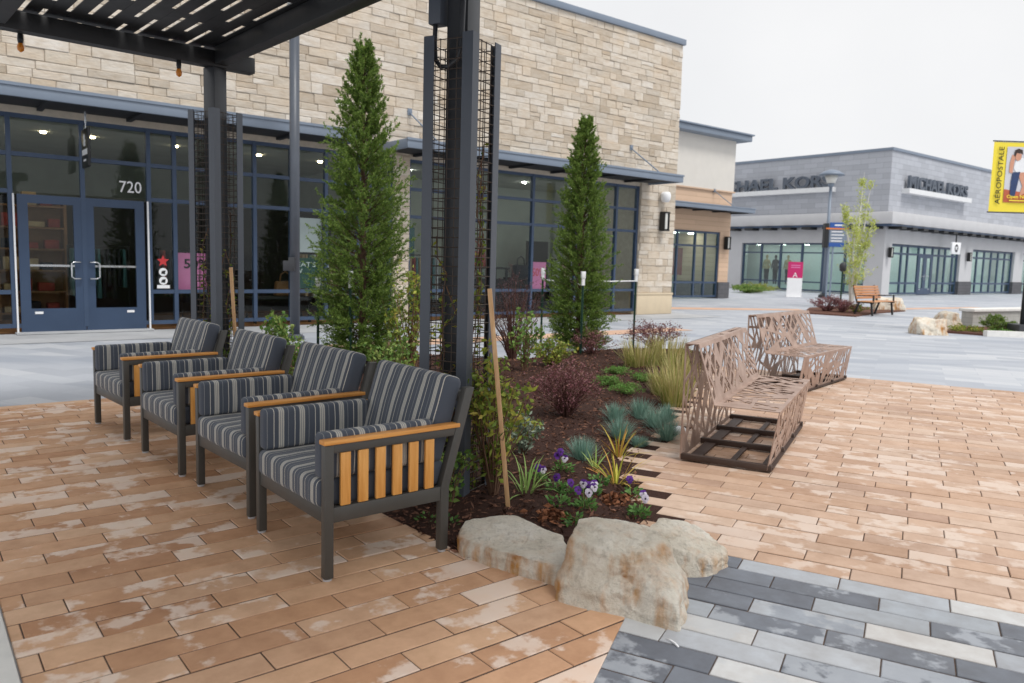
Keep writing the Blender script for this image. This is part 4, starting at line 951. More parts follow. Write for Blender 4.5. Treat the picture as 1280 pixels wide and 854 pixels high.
def perforated_bench(label, u, v, ang, L, seed):
    # local x along the bench, y from back to front
    a = ROT+ang; b = thing('perforated_bench', label, 'bench', uvw(u, v), a, 'laser cut metal benches')
    sgn = -1                              # front is toward -y
    prof = [(0, .02), (0, .88), (-.10, .88), (-.235, .445), (-.69, .445), (-.63, .02)]
    names = ['back_panel', 'top_panel', 'backrest', 'seat', 'front_panel']; tg = [130, 20, 78, 80, 90]
    for k, nm in enumerate(names):
        (y0, z0), (y1, z1) = prof[k], prof[k+1]; ln = math.hypot(y1-y0, z1-z0); g = .0
        perforated(nm, [(0, 0), (L, 0), (L, ln), (0, ln)], (0, y0, z0), (1, 0, 0), (0, y1-y0, z1-z0), b, int(tg[k]*L/1.8), seed+k)
    for x in (.0, .62, 1.2, L-.06):
        m = MB(); m.box(x, x+.05, -.655, -.006, .012, .055); m.build('cross_bar', 'bronze_dark', b, bevel=.003)
        for (y0, z0), (y1, z1) in (((-.02, .06), (-.02, .86)), ((-.62, .06), (-.665, .43)), ((-.66, .43), (-.25, .43)), ((-.235, .44), (-.105, .86))):
            if False: m = MB(); m.bar((x+.02, y0, z0), (x+.02, y1, z1), .04, .008); m.build('rib', 'bronze_dark', b)
    for y in (-.09, -.36, -.615):
        m = MB(); m.box(.051, L-.061, y-.045 if y != -.36 else y-.02, y+.045 if y != -.36 else y+.02, .018, .028); m.build('base_plate', 'bronze_dark', b)
    return b
perforated_bench('near bronze perforated bench with open end showing its base frame', 4.50, 3.62, R(24.5), 1.84, 11)
perforated_bench('far bronze perforated bench with a shard pattern behind the near one', 7.90, 5.44, R(12), 1.80, 31)

# ------------------------------------------------------------------ rocks
def rock(label, loc, pts, seed, sub=5, rough=.028, rz=0, group=None, soft=90):
    """facetted boulder: star-shaped hull of the given corner points, broken up by noise"""
    bm = bmesh.new(); vs = [bm.verts.new(p) for p in pts]; r = bmesh.ops.convex_hull(bm, input=vs); bm.normal_update()
    cen = sum((Vector(p) for p in pts), Vector())/len(pts); pl = []
    for f in bm.faces:
        n = f.normal.copy(); d = (f.calc_center_median()-cen).dot(n)
        if d < 0: n, d = -n, -d
        pl.append((n, d))
    rk = random.Random(seed)
    base_pl = list(pl)
    for _ in range(26):                  # extra broken facets that only shave the corners
        n = (rk.choice(base_pl)[0]+Vector((rk.gauss(0, .32), rk.gauss(0, .32), rk.gauss(0, .32)))).normalized()
        pl.append((n, max(n.dot(Vector(p)-cen) for p in pts)*rk.uniform(.87, .97)))
    bm.free(); bm = bmesh.new(); bmesh.ops.create_icosphere(bm, subdivisions=sub, radius=1); off = Vector((seed*3.1, seed*1.7, seed*.9))
    for v in bm.verts:
        d = v.co.normalized(); inv = 0
        for n, k in pl:
            c = n.dot(d)
            if c > 1e-4: inv += (c/k)**soft
        t = inv**(-1/soft); p = cen+d*t
        q = p*Vector((1, 1, 1)).x; h = mnoise.fractal(q*3.2+off, 1, 2, 5)*rough+mnoise.fractal(Vector((q.x*5, q.y*5, q.z*14))+off, 1, 2, 4)*rough*.55
        rg = abs(mnoise.noise(q*5.5+off)); h -= max(0, .12-rg)*rough*2.2
        v.co = p+d*h
        if v.co.z < -.06: v.co.z = -.06
    me = bpy.data.meshes.new('boulder'); bm.to_mesh(me); bm.free(); me.polygons.foreach_set('use_smooth', [True]*len(me.polygons)); me.set_sharp_from_angle(angle=R(38))
    o = link('boulder', me, 'sandstone_rock'); o.location = loc; o.rotation_euler = (0, 0, rz); return tag(o, label, 'rock', group)
# corners given in the camera-facing ground frame (x right, y away)
rock('big cream boulder with rust streaks at the bed corner, middle of three', (.485, 3.2, 0),
     [(x*1.09, y*1.05, z) for x, y, z in [(-.23, -.03, -.05), (-.25, .03, .10), (-.19, .05, .27), (-.15, .2, .315), (.12, .22, .285), (.2, .16, .26), (.23, .02, .22), (.27, -.02, .14), (.27, -.12, .03), (.2, -.27, -.05), (.2, -.26, .08), (.05, -.19, -.05), (.04, -.17, .04), (-.16, -.03, .0), (.14, -.06, .245), (-.02, -.03, .26), (.25, .22, -.05), (-.2, .25, -.05)]], 3, 6, .028)
rock('low flat cream boulder left of the big one by the nearest chair', (.025, 3.52, 0),
     [(x*1.1, y*1.08, z) for x, y, z in [(-.26, .14, -.05), (-.275, .16, .08), (-.22, .30, .115), (.02, .42, .12), (.24, .12, .13), (.27, .0, .08), (.24, -.22, -.05), (.235, -.2, .09), (.05, -.08, .095), (-.02, .0, -.05), (.28, .1, -.05), (-.1, .4, -.05)]], 7, 6, .022)
rock('small pale boulder right of the big one at the slate paving', (.91, 3.6, 0),
     [(x*1.12, y*1.1, z*1.05) for x, y, z in [(-.24, -.1, -.05), (-.24, .0, .14), (-.12, .22, .17), (.08, .2, .12), (.17, .05, .07), (.17, .0, -.05), (.06, -.1, .07), (.05, -.12, -.05), (-.1, .25, -.05)]], 12, 6, .03)

# ------------------------------------------------------------------ plants
def bz(x, y): u, v = to_uv(x, y); return bed_z(u, v) if inside(BED, u, v) else 0
def plant(name, label, cat, p, group=None): return thing(name, label, cat, (p[0], p[1], bz(p[0], p[1])-.005), 0, group)
def spruce(label, p, H, Rm, seed, nb=680):
    global rng; rng = np.random.default_rng(seed)
    t = plant('spruce_tree', label, 'tree', p, 'columnar spruces in the bed')
    m = MB(); m.tube([(0, 0, -.02), (.01, 0, H*.3), (0, .015, H*.6), (.01, 0, H*.97)], [.05, .04, .025, .006], 8); m.build('trunk', 'bark', t)
    k = np.arange(nb); h = .02+.95*((k+.5)/nb)**1.15; az = k*2.39996+rng.normal(0, .35, nb); lump = 1+rng.normal(0, .15, nb)+.22*np.sin(az*3+h*17)*np.sin(h*29+az*2)+np.where(rng.random(nb) < .08, .28, 0)
    rad = Rm*np.interp(h, [0, .12, .32, .5, .68, .82, .93, 1], [.72, .92, 1, .86, .62, .4, .18, .03])*lump+.016
    elev = R(8)+R(46)*h+rng.normal(0, .2, nb); dirh = np.stack([np.cos(az), np.sin(az), np.zeros(nb)], 1)
    bd = dirh*np.cos(elev)[:, None]+np.array([0, 0, 1.])*np.sin(elev)[:, None]; z0 = h*H-rad*np.tan(elev)*.55; z0 = np.maximum(z0, .03)
    base = np.stack([np.zeros(nb), np.zeros(nb), z0], 1); ln = rad/np.cos(elev)
    br = MB()
    for i in range(0, nb, 2): br.tube([base[i], base[i]+bd[i]*ln[i]*.8], [.008, .003], 3, False)
    br.build('branches', 'bark', t)
    TW, ND = 8, 30; s = np.linspace(.35, 1.0, TW)[None]+rng.uniform(-.06, .04, (nb, TW)); tp = base[:, None]+bd[:, None]*(ln[:, None, None]*s[..., None])
    td = unit(bd[:, None]*1.0+rng.normal(0, .42, (nb, TW, 3))+np.array([0, 0, .28])); tl = (.09+.09*rng.random((nb, TW)))*(1-.72*h[:, None])
    q = rng.random((nb, TW, ND)); P = tp[:, :, None]+td[:, :, None]*(q*tl[..., None])[..., None]; D = unit(td[:, :, None]*.85+rng.normal(0, .5, (nb, TW, ND, 3)))
    P, D = P.reshape(-1, 3), D.reshape(-1, 3); P[:, 2] = np.maximum(P[:, 2], .03)
    tip = np.array([[0, 0, H*.95]])+np.stack([np.zeros(120), np.zeros(120), rng.uniform(-.25, .06, 120)*1], 1); P = np.concatenate([P, tip]); D = np.concatenate([D, unit(rng.normal(size=(120, 3))*.6+np.array([0, 0, .8]))])
    link('crown', leaves_mesh('crown', P, D, rng.uniform(.024, .042, len(P)), rng.uniform(.0034, .006, len(P)), .1), 'spruce_needle', t); return t
spruce('tall columnar spruce behind the chairs, left of the mesh post', at(452, 440, 10.0), 4.12, .50, 1, 800)
spruce('slimmer columnar spruce in front of the right shop window', gp(722, 441), 3.74, .41, 2)
def tpost(px, Y, top, label):
    b = at(px, 430, Y); t = thing('fence_post', label, 'post', (b.x, b.y, 0), .3, 'green stakes supporting the spruces')
    m = MB(); m.box(-.018, .018, -.003, .003, -.02, top-.02); m.box(-.003, .003, -.018, .0-.003, -.02, top-.02); m.build('stake', 'green_post', t)
    m = MB(); m.box(-.022, .022, -.022, .022, top-.2, top-.1); m.build('white_sleeve', 'ink_white', t); m = MB(); m.box(-.032, .032, -.028, .028, top-.099, top+.01); m.build('cap', 'ink_white', t, bevel=.006); return Vector((b.x, b.y, top-.19))
a1 = tpost(397.5, 10.4, 1.15, 'far white capped green stake left of the tall spruce'); a2 = tpost(437.5, 9.7, 1.25, 'near white capped green stake left of the tall spruce')
a3 = tpost(676, 13.6, 1.32, 'white capped green stake left of the slimmer spruce'); a4 = tpost(726, 11.75, 1.30, 'white capped green stake in front of the slimmer spruce'); a5 = tpost(791.5, 13.0, 1.35, 'white capped green stake right of the slimmer spruce')
def strap(a, b, label):
    m = MB(); m.tube([a, (a+b)/2-Vector((0, 0, .012)), b], .012, 6); tag(m.build('tie_strap', 'ink_white', None, smooth=True), label, 'strap', 'white straps tying the spruces')
c1 = at(452, 365, 10.0); c2 = at(722, 352, 12.4)
strap(a1, Vector((c1.x-.05, c1.y, a1.z)), 'white strap from the far left stake to the tall spruce'); strap(a2, Vector((c1.x, c1.y-.1, a2.z)), 'white strap from the near left stake to the tall spruce')
strap(a3, Vector((c2.x-.05, c2.y, a3.z)), 'white strap from the left stake to the slimmer spruce'); strap(a4, Vector((c2.x, c2.y-.1, a4.z)), 'white strap from the front stake to the slimmer spruce'); strap(a5, Vector((c2.x+.05, c2.y, a5.z)), 'white strap from the right stake to the slimmer spruce')
def shrub(name, label, p, w, h, leaf, nst, nlf, ll, lw, seed, twig='twig', group=None, lowest=.15, cat='shrub', up=.8):
    global rng; rng = np.random.default_rng(seed); rr = random.Random(seed); t = plant(name, label, cat, p, group); m = MB(); ends = []
    for k in range(nst):
        az = rr.uniform(0, 6.28); r_ = w/2*math.sqrt(rr.random()); hh = h*(1-.45*(r_/(w/2))**2)*rr.uniform(.6, 1.05); e = Vector((math.cos(az)*r_, math.sin(az)*r_, hh)); mid = Vector((e.x*.35+rr.gauss(0, .02), e.y*.35+rr.gauss(0, .02), hh*.5)); b = Vector((e.x*.1, e.y*.1, 0))
        m.tube([b, mid, e], [.006*h+.002, .004*h+.0015, .0012], 4, False)
        for j in range(3):
            s = rr.uniform(.4, .95); q = mid.lerp(e, s); e2 = q+Vector((rr.gauss(0, .12*w), rr.gauss(0, .12*w), rr.uniform(.02, .22)*h)); m.tube([q, e2], [.002, .001], 3, False); ends.append((q, e2))
        ends.append((mid, e)); 
        if lowest < .2: ends.append((b.lerp(mid, .4), mid))
    m.build('stems', twig, t)
    A = np.array([a for a, b in ends]); B = np.array([b for a, b in ends]); i = rng.integers(0, len(A), nlf); s = rng.random((nlf, 1)); P = A[i]*(1-s)+B[i]*s+rng.normal(0, .012, (nlf, 3))
    P = P[P[:, 2] > .01]; D = rng.normal(size=P.shape)+np.array([0, 0, .35]); link('foliage', leaves_mesh('foliage', P, D, rng.uniform(.6, 1.2, len(P))*ll, rng.uniform(.7, 1.2, len(P))*lw), leaf, t); return t
def tuft(name, label, p, n, L, Wd, spread, leaf, droop, seed, rad=.03, group=None, cat='grass clump', Lv=.3):
    global rng; rng = np.random.default_rng(seed); t = plant(name, label, cat, p, group); az = rng.uniform(0, 6.283, n); lean = np.abs(rng.normal(0, spread, n)); r_ = rad*np.sqrt(rng.random(n))
    P = np.stack([np.cos(az)*r_, np.sin(az)*r_, np.full(n, .0)], 1); D = np.stack([np.cos(az)*np.sin(lean), np.sin(az)*np.sin(lean), np.cos(lean)], 1)
    link('blades', blades_mesh('blades', P, D, L*(1-Lv*rng.random(n)), Wd*rng.uniform(.7, 1.2, n), droop), leaf, t); return t
fes = [((769, 533), 'blue fescue tuft on the left of the pair above the gold strappy plant', .2), ((775, 552), 'blue fescue tuft just above the gold strappy plant, in front of its pair', .22), ((800, 523), 'blue fescue tuft at the back between the two pairs', .24),
       ((818, 533), 'blue fescue tuft on the left of the three by the bench', .2), ((833, 527), 'blue fescue tuft at the back of the three by the bench', .2), ((834, 550), 'blue fescue tuft nearest the bench corner', .24), ((728, 581), 'lone blue fescue tuft above the pansies', .2), ((799, 557), 'smallest blue fescue tuft right of the gold strappy plant', .1)]
for i, ((x, y), lb, L) in enumerate(fes): tuft('blue_fescue', lb, gp(x, y), 330, L, .0022, .62, 'fescue_blade', .22, 40+i, .05, 'blue fescue tufts')
jun = [((774, 472), 'low green juniper farthest back beside the straw grass', .34), ((758, 488), 'low green juniper on the left, right of the purple barberry', .30), ((784, 497), 'low green juniper in front of the other three', .34), ((807, 481), 'low green juniper on the right by the straw grass', .30)]
for i, ((x, y), lb, w) in enumerate(jun): shrub('juniper', lb, gp(x, y), w*1.3, .1, 'juniper_leaf', 26, 1500, .03, .004, 60+i, 'twig', 'low junipers', .1)
def feather(label, p, L, n, seed, rad):
    t = tuft('feather_grass', label, p, int(n*.4), L*.66, .0035, .42, 'lime_blade', .6, seed, rad, 'straw coloured grasses')
    az = rng.uniform(0, 6.283, n//2); lean = np.abs(rng.normal(0, .26, n//2)); r_ = rad*np.sqrt(rng.random(n//2)); P = np.stack([np.cos(az)*r_, np.sin(az)*r_, np.zeros(n//2)], 1); D = np.stack([np.cos(az)*np.sin(lean), np.sin(az)*np.sin(lean), np.cos(lean)], 1)
    link('plumes', blades_mesh('plumes', P, D, L*rng.uniform(.7, 1.1, n//2), .0055*rng.uniform(.7, 1.3, n//2), .32), 'straw_blade', t)
feather('straw grass clump directly left of the near bench back', gp(842, 507), .46, 420, 71, .12); feather('straw grass clump behind the one beside the bench', gp(850, 490), .50, 420, 72, .14); feather('straw grass clump between the low junipers and the bench', gp(826, 494), .36, 260, 73, .1)
feather('pale grass clump at the back right of the bed near the stake', gp(800, 463), .42, 420, 74, .22); feather('pale grass clump at the far right end of the bed', gp(835, 460), .48, 420, 75, .25)
shrub('barberry', 'purple barberry with bare red stems in the middle of the bed', gp(707, 528), .72, .52, 'barberry_leaf', 80, 3600, .022, .007, 81, 'dark_twig', 'purple barberries')
shrub('barberry', 'purple barberry at the foot of the slimmer spruce', gp(740, 447), .8, .4, 'barberry_leaf', 40, 1300, .024, .008, 82, 'dark_twig', 'purple barberries')
shrub('barberry', 'purple barberry behind the pale grass at the far edge of the bed', gp(818, 440), 1.1, .5, 'barberry_leaf', 50, 2200, .028, .01, 83, 'dark_twig', 'purple barberries')
shrub('low_shrub', 'low yellow green shrub between the near post and the slimmer spruce', gp(690, 463), .6, .42, 'vine_leaf', 40, 900, .045, .016, 84); shrub('leggy_shrub', 'leggy green shrub right of the near mesh post', gp(655, 470), .6, .85, 'shrub_leaf', 22, 420, .06, .02, 85)
shrub('smoke_bush', 'tall twiggy purple bush behind the near mesh post', gp(640, 452), .9, 1.25, 'smoke_leaf', 60, 1500, .03, .009, 86, 'dark_twig')
shrub('nandina', 'leafy yellow green shrub around the leaning wooden stake', gp(616, 628), .5, .92, 'vine_leaf', 26, 800, .058, .013, 87, 'twig'); shrub('nandina', 'yellow green shrub right behind the near mesh post', gp(630, 590), .45, .55, 'vine_leaf', 20, 420, .055, .013, 88, 'twig')
shrub('nandina', 'low green plant between the nearest chair and the mesh post', gp(560, 640), .3, .42, 'shrub_leaf', 12, 200, .05, .014, 89, 'twig'); shrub('silver_plant', 'silvery leaved plant right of the wooden stake', gp(655, 575), .26, .3, 'silver_leaf', 26, 600, .04, .012, 90)
shrub('leafy_shrub', 'yellow green shrub between the tall spruce and near mesh post', at(512, 470, 8.2), .6, 1.3, 'vine_leaf', 26, 900, .055, .016, 91); shrub('leafy_shrub', 'green shrub behind the nearest chair left of the post', at(495, 500, 7.0), .6, .75, 'shrub_leaf', 26, 800, .05, .015, 92)
shrub('leafy_shrub', 'bright green shrub at the foot of the far mesh post', uvw(2.85, 7.15), .55, .95, 'shrub_leaf', 30, 1300, .055, .018, 93); shrub('leafy_shrub', 'green shrub left of the far mesh post behind the chairs', uvw(2.25, 7.25), .35, .7, 'shrub_leaf', 18, 500, .05, .016, 94)
def vine(label, p, h, seed, n):
    global rng; rng = np.random.default_rng(seed); rr = random.Random(seed); t = thing('climbing_vine', label, 'vine', (p[0], p[1], 0), 0, 'vines climbing the mesh posts'); m = MB(); seg = []
    for k in range(9):
        a = rr.uniform(0, 6.28); pts = []; z = 0; hh = h*rr.uniform(.45, 1)
        while z < hh: pts.append(Vector((.13*math.cos(a)+rr.gauss(0, .012), .13*math.sin(a)+rr.gauss(0, .012), z))); a += rr.gauss(0, .35); z += rr.uniform(.08, .16)
        if len(pts) > 2: m.tube(pts, .004, 4, False); seg += list(zip(pts, pts[1:]))
    m.build('stems', 'twig', t); A = np.array([a for a, b in seg]); B = np.array([b for a, b in seg]); w = (1.05-A[:, 2]/h).clip(.12)**1.2; i = rng.choice(len(A), n, p=w/w.sum()); s = rng.random((n, 1)); P = A[i]*(1-s)+B[i]*s; D = rng.normal(size=P.shape)+P*np.array([5, 5, 0]); link('foliage', leaves_mesh('foliage', P, D, rng.uniform(.025, .05, n), rng.uniform(.008, .015, n)), 'vine_leaf', t)
V1 = uvw(2.70, 3.85)+Vector((-.05, 0, 0)); M2 = Matrix.Rotation(ROT+.06, 3, 'Z') @ Vector((-.12, 3.49, 0)); V2 = V1+M2
vine('brown and green vine climbing inside the near mesh post', V1, 2.3, 95, 800); vine('brown and green vine climbing inside the far mesh post', V2, 2.3, 96, 700)
# wooden stakes
def wstake(label, a, b, w=.026):
    a, b = Vector(a), Vector(b); m = MB(); d = b-a; m.bar((0, 0, -.05), tuple(d), w, w*.8); o = m.build('wooden_stake', 'stake_wood', None, bevel=.002); o.location = a; tag(o, label, 'stake', 'wooden stakes')
q0 = gp(637, 643); q1 = at(612, 361, q0.y+.12); wstake('leaning wooden stake beside the near mesh post', q0, q1)
q0 = uvw(2.36, 6.86); q1 = q0+Vector((-.07, 0, 1.32)); wstake('wooden stake in front of the far mesh post', q0, q1)
# strappy plants and pansies
tuft('strappy_plant', 'gold strappy leaved plant right of the pansies, front one', gp(770, 604), 26, .34, .009, .75, 'gold_blade', .55, 101, .04, 'gold strappy plants', 'plant'); tuft('strappy_plant', 'gold strappy leaved plant just behind the front one', gp(773, 572), 24, .3, .008, .8, 'gold_blade', .5, 102, .04, 'gold strappy plants', 'plant')
tuft('lily_clump', 'bright green arching lily leaves right of the wooden stake', gp(658, 628), 24, .3, .006, .8, 'green_blade', 1.1, 103, .05, None, 'plant'); tuft('lily_clump', 'small green strappy sprig above the pansies', gp(744, 592), 10, .2, .007, .9, 'green_blade', .4, 104, .02, None, 'plant')
def pansy(label, p, seed, flowers, nl=60):
    global rng; rng = np.random.default_rng(seed); rr = random.Random(seed); t = plant('pansy', label, 'flower', p, 'pansies in the bed')
    az = rng.uniform(0, 6.28, nl); r_ = .055*np.sqrt(rng.random(nl)); P = np.stack([np.cos(az)*r_, np.sin(az)*r_, rng.uniform(.0, .05, nl)], 1); D = np.stack([np.cos(az), np.sin(az), rng.uniform(.2, 1.0, nl)], 1); link('foliage', leaves_mesh('foliage', P, D, rng.uniform(.022, .04, nl), rng.uniform(.007, .011, nl)), 'pansy_leaf', t)
    for k, (dx, dy, z, colr) in enumerate(flowers):
        m = MB(); m.tube([(dx*.3, dy*.3, 0), (dx, dy+.004, z)], .002, 4); f0 = m.build('flower_stem', 'green_blade', t); fc = Vector((dx, dy-.006, z)); nrm = Vector((rr.gauss(0, .3), -1, .35+rr.gauss(0, .2))).normalized(); ax = nrm.cross(Vector((0, 0, 1))).normalized(); ay = ax.cross(nrm)
        for j, (an, s, mt) in enumerate(((60, 1., colr), (120, 1., colr), (0, .9, colr if colr == 'petal_purple' and k % 2 == 0 else 'petal_white'), (180, .9, colr if colr == 'petal_purple' and k % 2 == 0 else 'petal_white'), (270, 1.05, 'petal_white' if k % 2 else colr))):
            c = fc+(ax*math.cos(R(an))+ay*math.sin(R(an)))*.012*s+nrm*(.0015*j); m = MB(); n = 9; m.add([tuple(c+nrm*.003)]+[tuple(c+(ax*math.cos(6.283*i/n)+ay*math.sin(6.283*i/n))*.0145*s+nrm*rr.uniform(-.003, .001)) for i in range(n)], [(0, 1+i, 1+(i+1) % n) for i in range(n)]); m.build('petal', mt, f0)
        m = MB(); c = fc+nrm*.010; m.add([tuple(c+(ax*math.cos(6.283*i/8)+ay*math.sin(6.283*i/8))*.006) for i in range(8)], [tuple(range(8))]); m.build('eye', 'petal_eye', f0)
PU, WH = 'petal_purple', 'petal_white'
pansy('purple and white pansy farthest back by the lily leaves', gp(703, 602), 110, [(-.02, 0, .13, PU), (.01, -.02, .09, PU), (-.04, .01, .1, PU)])
pansy('dark purple pansy among the lily leaves', gp(672, 612), 111, [(0, 0, .09, PU), (.03, 0, .08, PU)]); pansy('small violet pansy left of the centre of the pansies', gp(695, 626), 112, [(0, 0, .09, PU)]); pansy('violet pansy right of the small left one', gp(710, 630), 113, [(0.01, 0, .08, PU)])
pansy('purple pansy in the middle of the flowers', gp(739, 625), 114, [(-.02, 0, .06, PU), (.015, .0, .07, PU)]); pansy('white faced purple pansy in front of the middle one', gp(730, 646), 115, [(.02, -.01, .10, WH), (-.01, 0, .15, PU), (-.04, .0, .11, PU), (.05, 0, .13, PU)], 80)
pansy('leafy pansy without open flowers behind the middle one', gp(749, 611), 116, []); pansy('violet pansy by the jagged brick edge', gp(790, 621), 117, [(-.02, 0, .12, PU)]); pansy('purple and white pansy nearest the brick edge by the big boulder', gp(798, 645), 118, [(.03, -.02, .12, WH), (.02, .0, .14, PU)], 80)
pansy('leafy pansy without flowers left of the white faced one', gp(697, 645), 119, []); pansy('leafy pansy at the left side of the big boulder', gp(716, 668), 120, []); pansy('small green seedling behind the nearest chair leg', gp(560, 660), 121, [], 22); pansy('green seedling by the low boulder and mulch edge', gp(535, 655), 122, [], 22)
for i, ((x, y), lb) in enumerate((((690, 660), 'heap of brown dead leaves behind the low boulder'), ((765, 627), 'heap of dead brown leaves among the pansies'))):
    t = plant('leaf_litter', lb, 'dead leaves', gp(x, y)); n = 90; P = rng.normal(size=(n, 3))*np.array([.06, .05, .0])+np.array([0, 0, .015])+rng.random((n, 1))*np.array([0, 0, .025]); link('leaves', leaves_mesh('leaves', P, rng.normal(size=(n, 3))*np.array([1, 1, .5]), rng.uniform(.03, .06, n), rng.uniform(.009, .016, n), .5), 'dead_leaf', t)

# ------------------------------------------------------------------ round pole and street lamps
def lamp_head(t, z, s=1.):
    m = MB(); m.lathe([(.05*s, z), (.09*s, z+.05*s), (.1*s, z+.12*s)], 14); m.build('collar', 'canopy_grey', t, smooth=True); m = MB(); m.lathe([(.12*s, z+.121*s), (.2*s, z+.36*s)], 16); m.build('lens', 'opal_glass', t, smooth=True)
    m = MB(); m.lathe([(.38*s, z+.361*s), (.37*s, z+.4*s), (.2*s, z+.5*s), (.05*s, z+.54*s)], 20); m.build('shade', 'canopy_grey', t, smooth=True)
b = uvw(5.31, 12.67); t = thing('lamp_post', 'grey round lamp pole with two small boxes behind the chairs', 'lamp post', b, 0)
m = MB(); m.tube([(0, 0, 0), (0, 0, 5.4)], .082, 20); m.build('pole', 'post_grey', t, smooth=True); m = MB(); m.lathe([(.16, -.01), (.16, .05), (.1, .09)], 20); m.build('base_plate', 'post_grey', t); lamp_head(t, 5.4)
for x in (-.11, -.02): m = MB(); m.box(x-.05, x+.05, -.15, -.06, 1.17, 1.40 if x > -.1 else 1.34); m.build('outlet_box', 'charcoal', t, bevel=.008)
b = gp(1029, 372); t = thing('lamp_post', 'dark street lamp with directory sign before the corner shop', 'lamp post', (b.x, b.y, 0), 0)
m = MB(); m.tube([(0, 0, 0), (0, 0, 5.55)], [.09, .075], 14); m.build('pole', 'canopy_grey', t, smooth=True); m = MB(); m.lathe([(.25, -.01), (.25, .12), (.12, .2)], 16); m.build('base', 'charcoal', t); lamp_head(t, 5.5, 1.6)
t2 = thing('directory_sign', 'blue and grey directory sign with orange stripe under the street lamp', 'sign', (b.x+.38, b.y-.35, 2.55), -.12)
m = MB(); m.box(-.42, .42, -.04, .04, 0, 1.2); p_ = m.build('panel', 'canopy_grey', t2); m = MB(); m.box(-.42, .42, -.05, -.0405, .93, 1.2); m.build('header', 'ink_blue', t2); m = MB(); m.box(-.6, .46, -.06, .05, .86, .929); m.build('stripe', 'ink_orange', t2); m = MB(); m.box(-.42, .42, -.05, -.0405, 0, .2); m.build('footer', 'ink_blue', t2)
for z in (.72, .56, .4, .26): m = MB(); m.box(-.34, .2 if z != .56 else .28, -.046, -.0405, z, z+.05); m.build('text_line', 'ink_white', p_)
m = MB(); m.box(-.2, .25, -.056, -.051, 1.03, 1.1); m.build('text_line', 'ink_white', p_); m = MB(); m.box(-.66, -.46, -.04, .3, -.05, 1.15); m.build('side_panel', 'bronze_black', t2)
for x in (-.38, -.2): m = MB(); m.box(x-.04, x+.04, -.02, .02, -2.55, -.001); m.build('support', 'canopy_grey', t2)
# banner pole at the right edge
b = Vector((12.03, 18.2, 0)); t = thing('banner_pole', 'dark pole on a concrete footing at the right edge', 'lamp post', b, 0); m = MB(); m.tube([(0, 0, .28), (0, 0, 5.6)], .075, 14); m.build('pole', 'charcoal', t, smooth=True); m = MB(); m.box(-.24, .24, -.24, .24, .0, .28); m.build('footing', 'charcoal', t, bevel=.03); lamp_head(t, 5.6, .8)
for z in (2.86, 4.47): m = MB(); m.tube([(0, 0, z), (-1.12, -.05, z)], .016, 8); m.build('banner_arm', 'charcoal', t)
bn = thing('banner', 'yellow hanging banner with vertical shop name and portrait photograph', 'banner', b+Vector((-.58, -.03, 2.87)), .045)
m = MB()
for i in range(10):                      # gently waved cloth
    for j in range(2): pass
nx, nz = 12, 12; BW, BH = 1.04, 1.58; yw = lambda x, z: .003*math.sin(x*4+z*1.5)
m.add([(-BW/2+BW*i/nx, yw(-BW/2+BW*i/nx, BH*j/nz), BH*j/nz) for j in range(nz+1) for i in range(nx+1)], [(j*(nx+1)+i, j*(nx+1)+i+1, (j+1)*(nx+1)+i+1, (j+1)*(nx+1)+i) for j in range(nz) for i in range(nx)]); m.build('cloth', 'yellow_vinyl', bn, smooth=True)
def flat(name, pts, mat, lay, par): 
    m = MB(); m.add([(x, -.006-.004*lay, z) for x, z in pts], [tuple(range(len(pts)))]); return m.build(name, mat, par)
pic = flat('photo_print', [(-.2, .22), (-.2, 1.48), (.48, 1.48), (.48, .22)], 'photo_grey', 1, bn)
flat('printed_floor', [(-.2, .22), (-.2, .52), (.48, .42), (.48, .22)], 'photo_floor', 2, pic); flat('printed_shirt', [(-.02, 1.0), (.02, 1.16), (.16, 1.24), (.3, 1.2), (.38, 1.0), (.34, .86), (.1, .84)], 'ink_white', 3, pic)
flat('printed_leg', [(.08, .9), (.36, .92), (.44, .74), (.3, .44), (.16, .36), (.22, .6)], 'skin_print', 4, pic); flat('printed_trousers', [(-.04, .9), (.14, .92), (.1, .62), (.06, .36), (-.06, .36), (-.06, .7)], 'denim_print', 5, pic); flat('printed_arm', [(-.12, .9), (-.04, .88), (-.02, 1.12), (.0, 1.28), (-.08, 1.3), (-.12, 1.1)], 'skin_print', 4, pic)
flat('printed_face', [(.0, 1.2), (.06, 1.16), (.13, 1.2), (.14, 1.32), (.0, 1.34)], 'skin_print', 5, pic); flat('printed_hair', [(-.04, 1.28), (-.03, 1.4), (.06, 1.44), (.15, 1.41), (.17, 1.3), (.12, 1.34), (.02, 1.34), (-.01, 1.26)], 'hair_print', 6, pic)
text('lettering', 'AÉROPOSTALE', 'ink_black', bn, (-.36, -.03, .82), (0, 0, 1), (-1, 0, 0), width=1.3, height=.15, depth=.004); text('lettering', 'Open Now', 'yellow_vinyl', bn, (.14, -.045, .34), (1, 0, 0), (0, 0, 1), width=.56, height=.1, depth=.004, bold=.02)
m = MB(); m.box(-.08, .36, -.046, -.042, .25, .275); m.build('text_line', 'yellow_vinyl', bn)

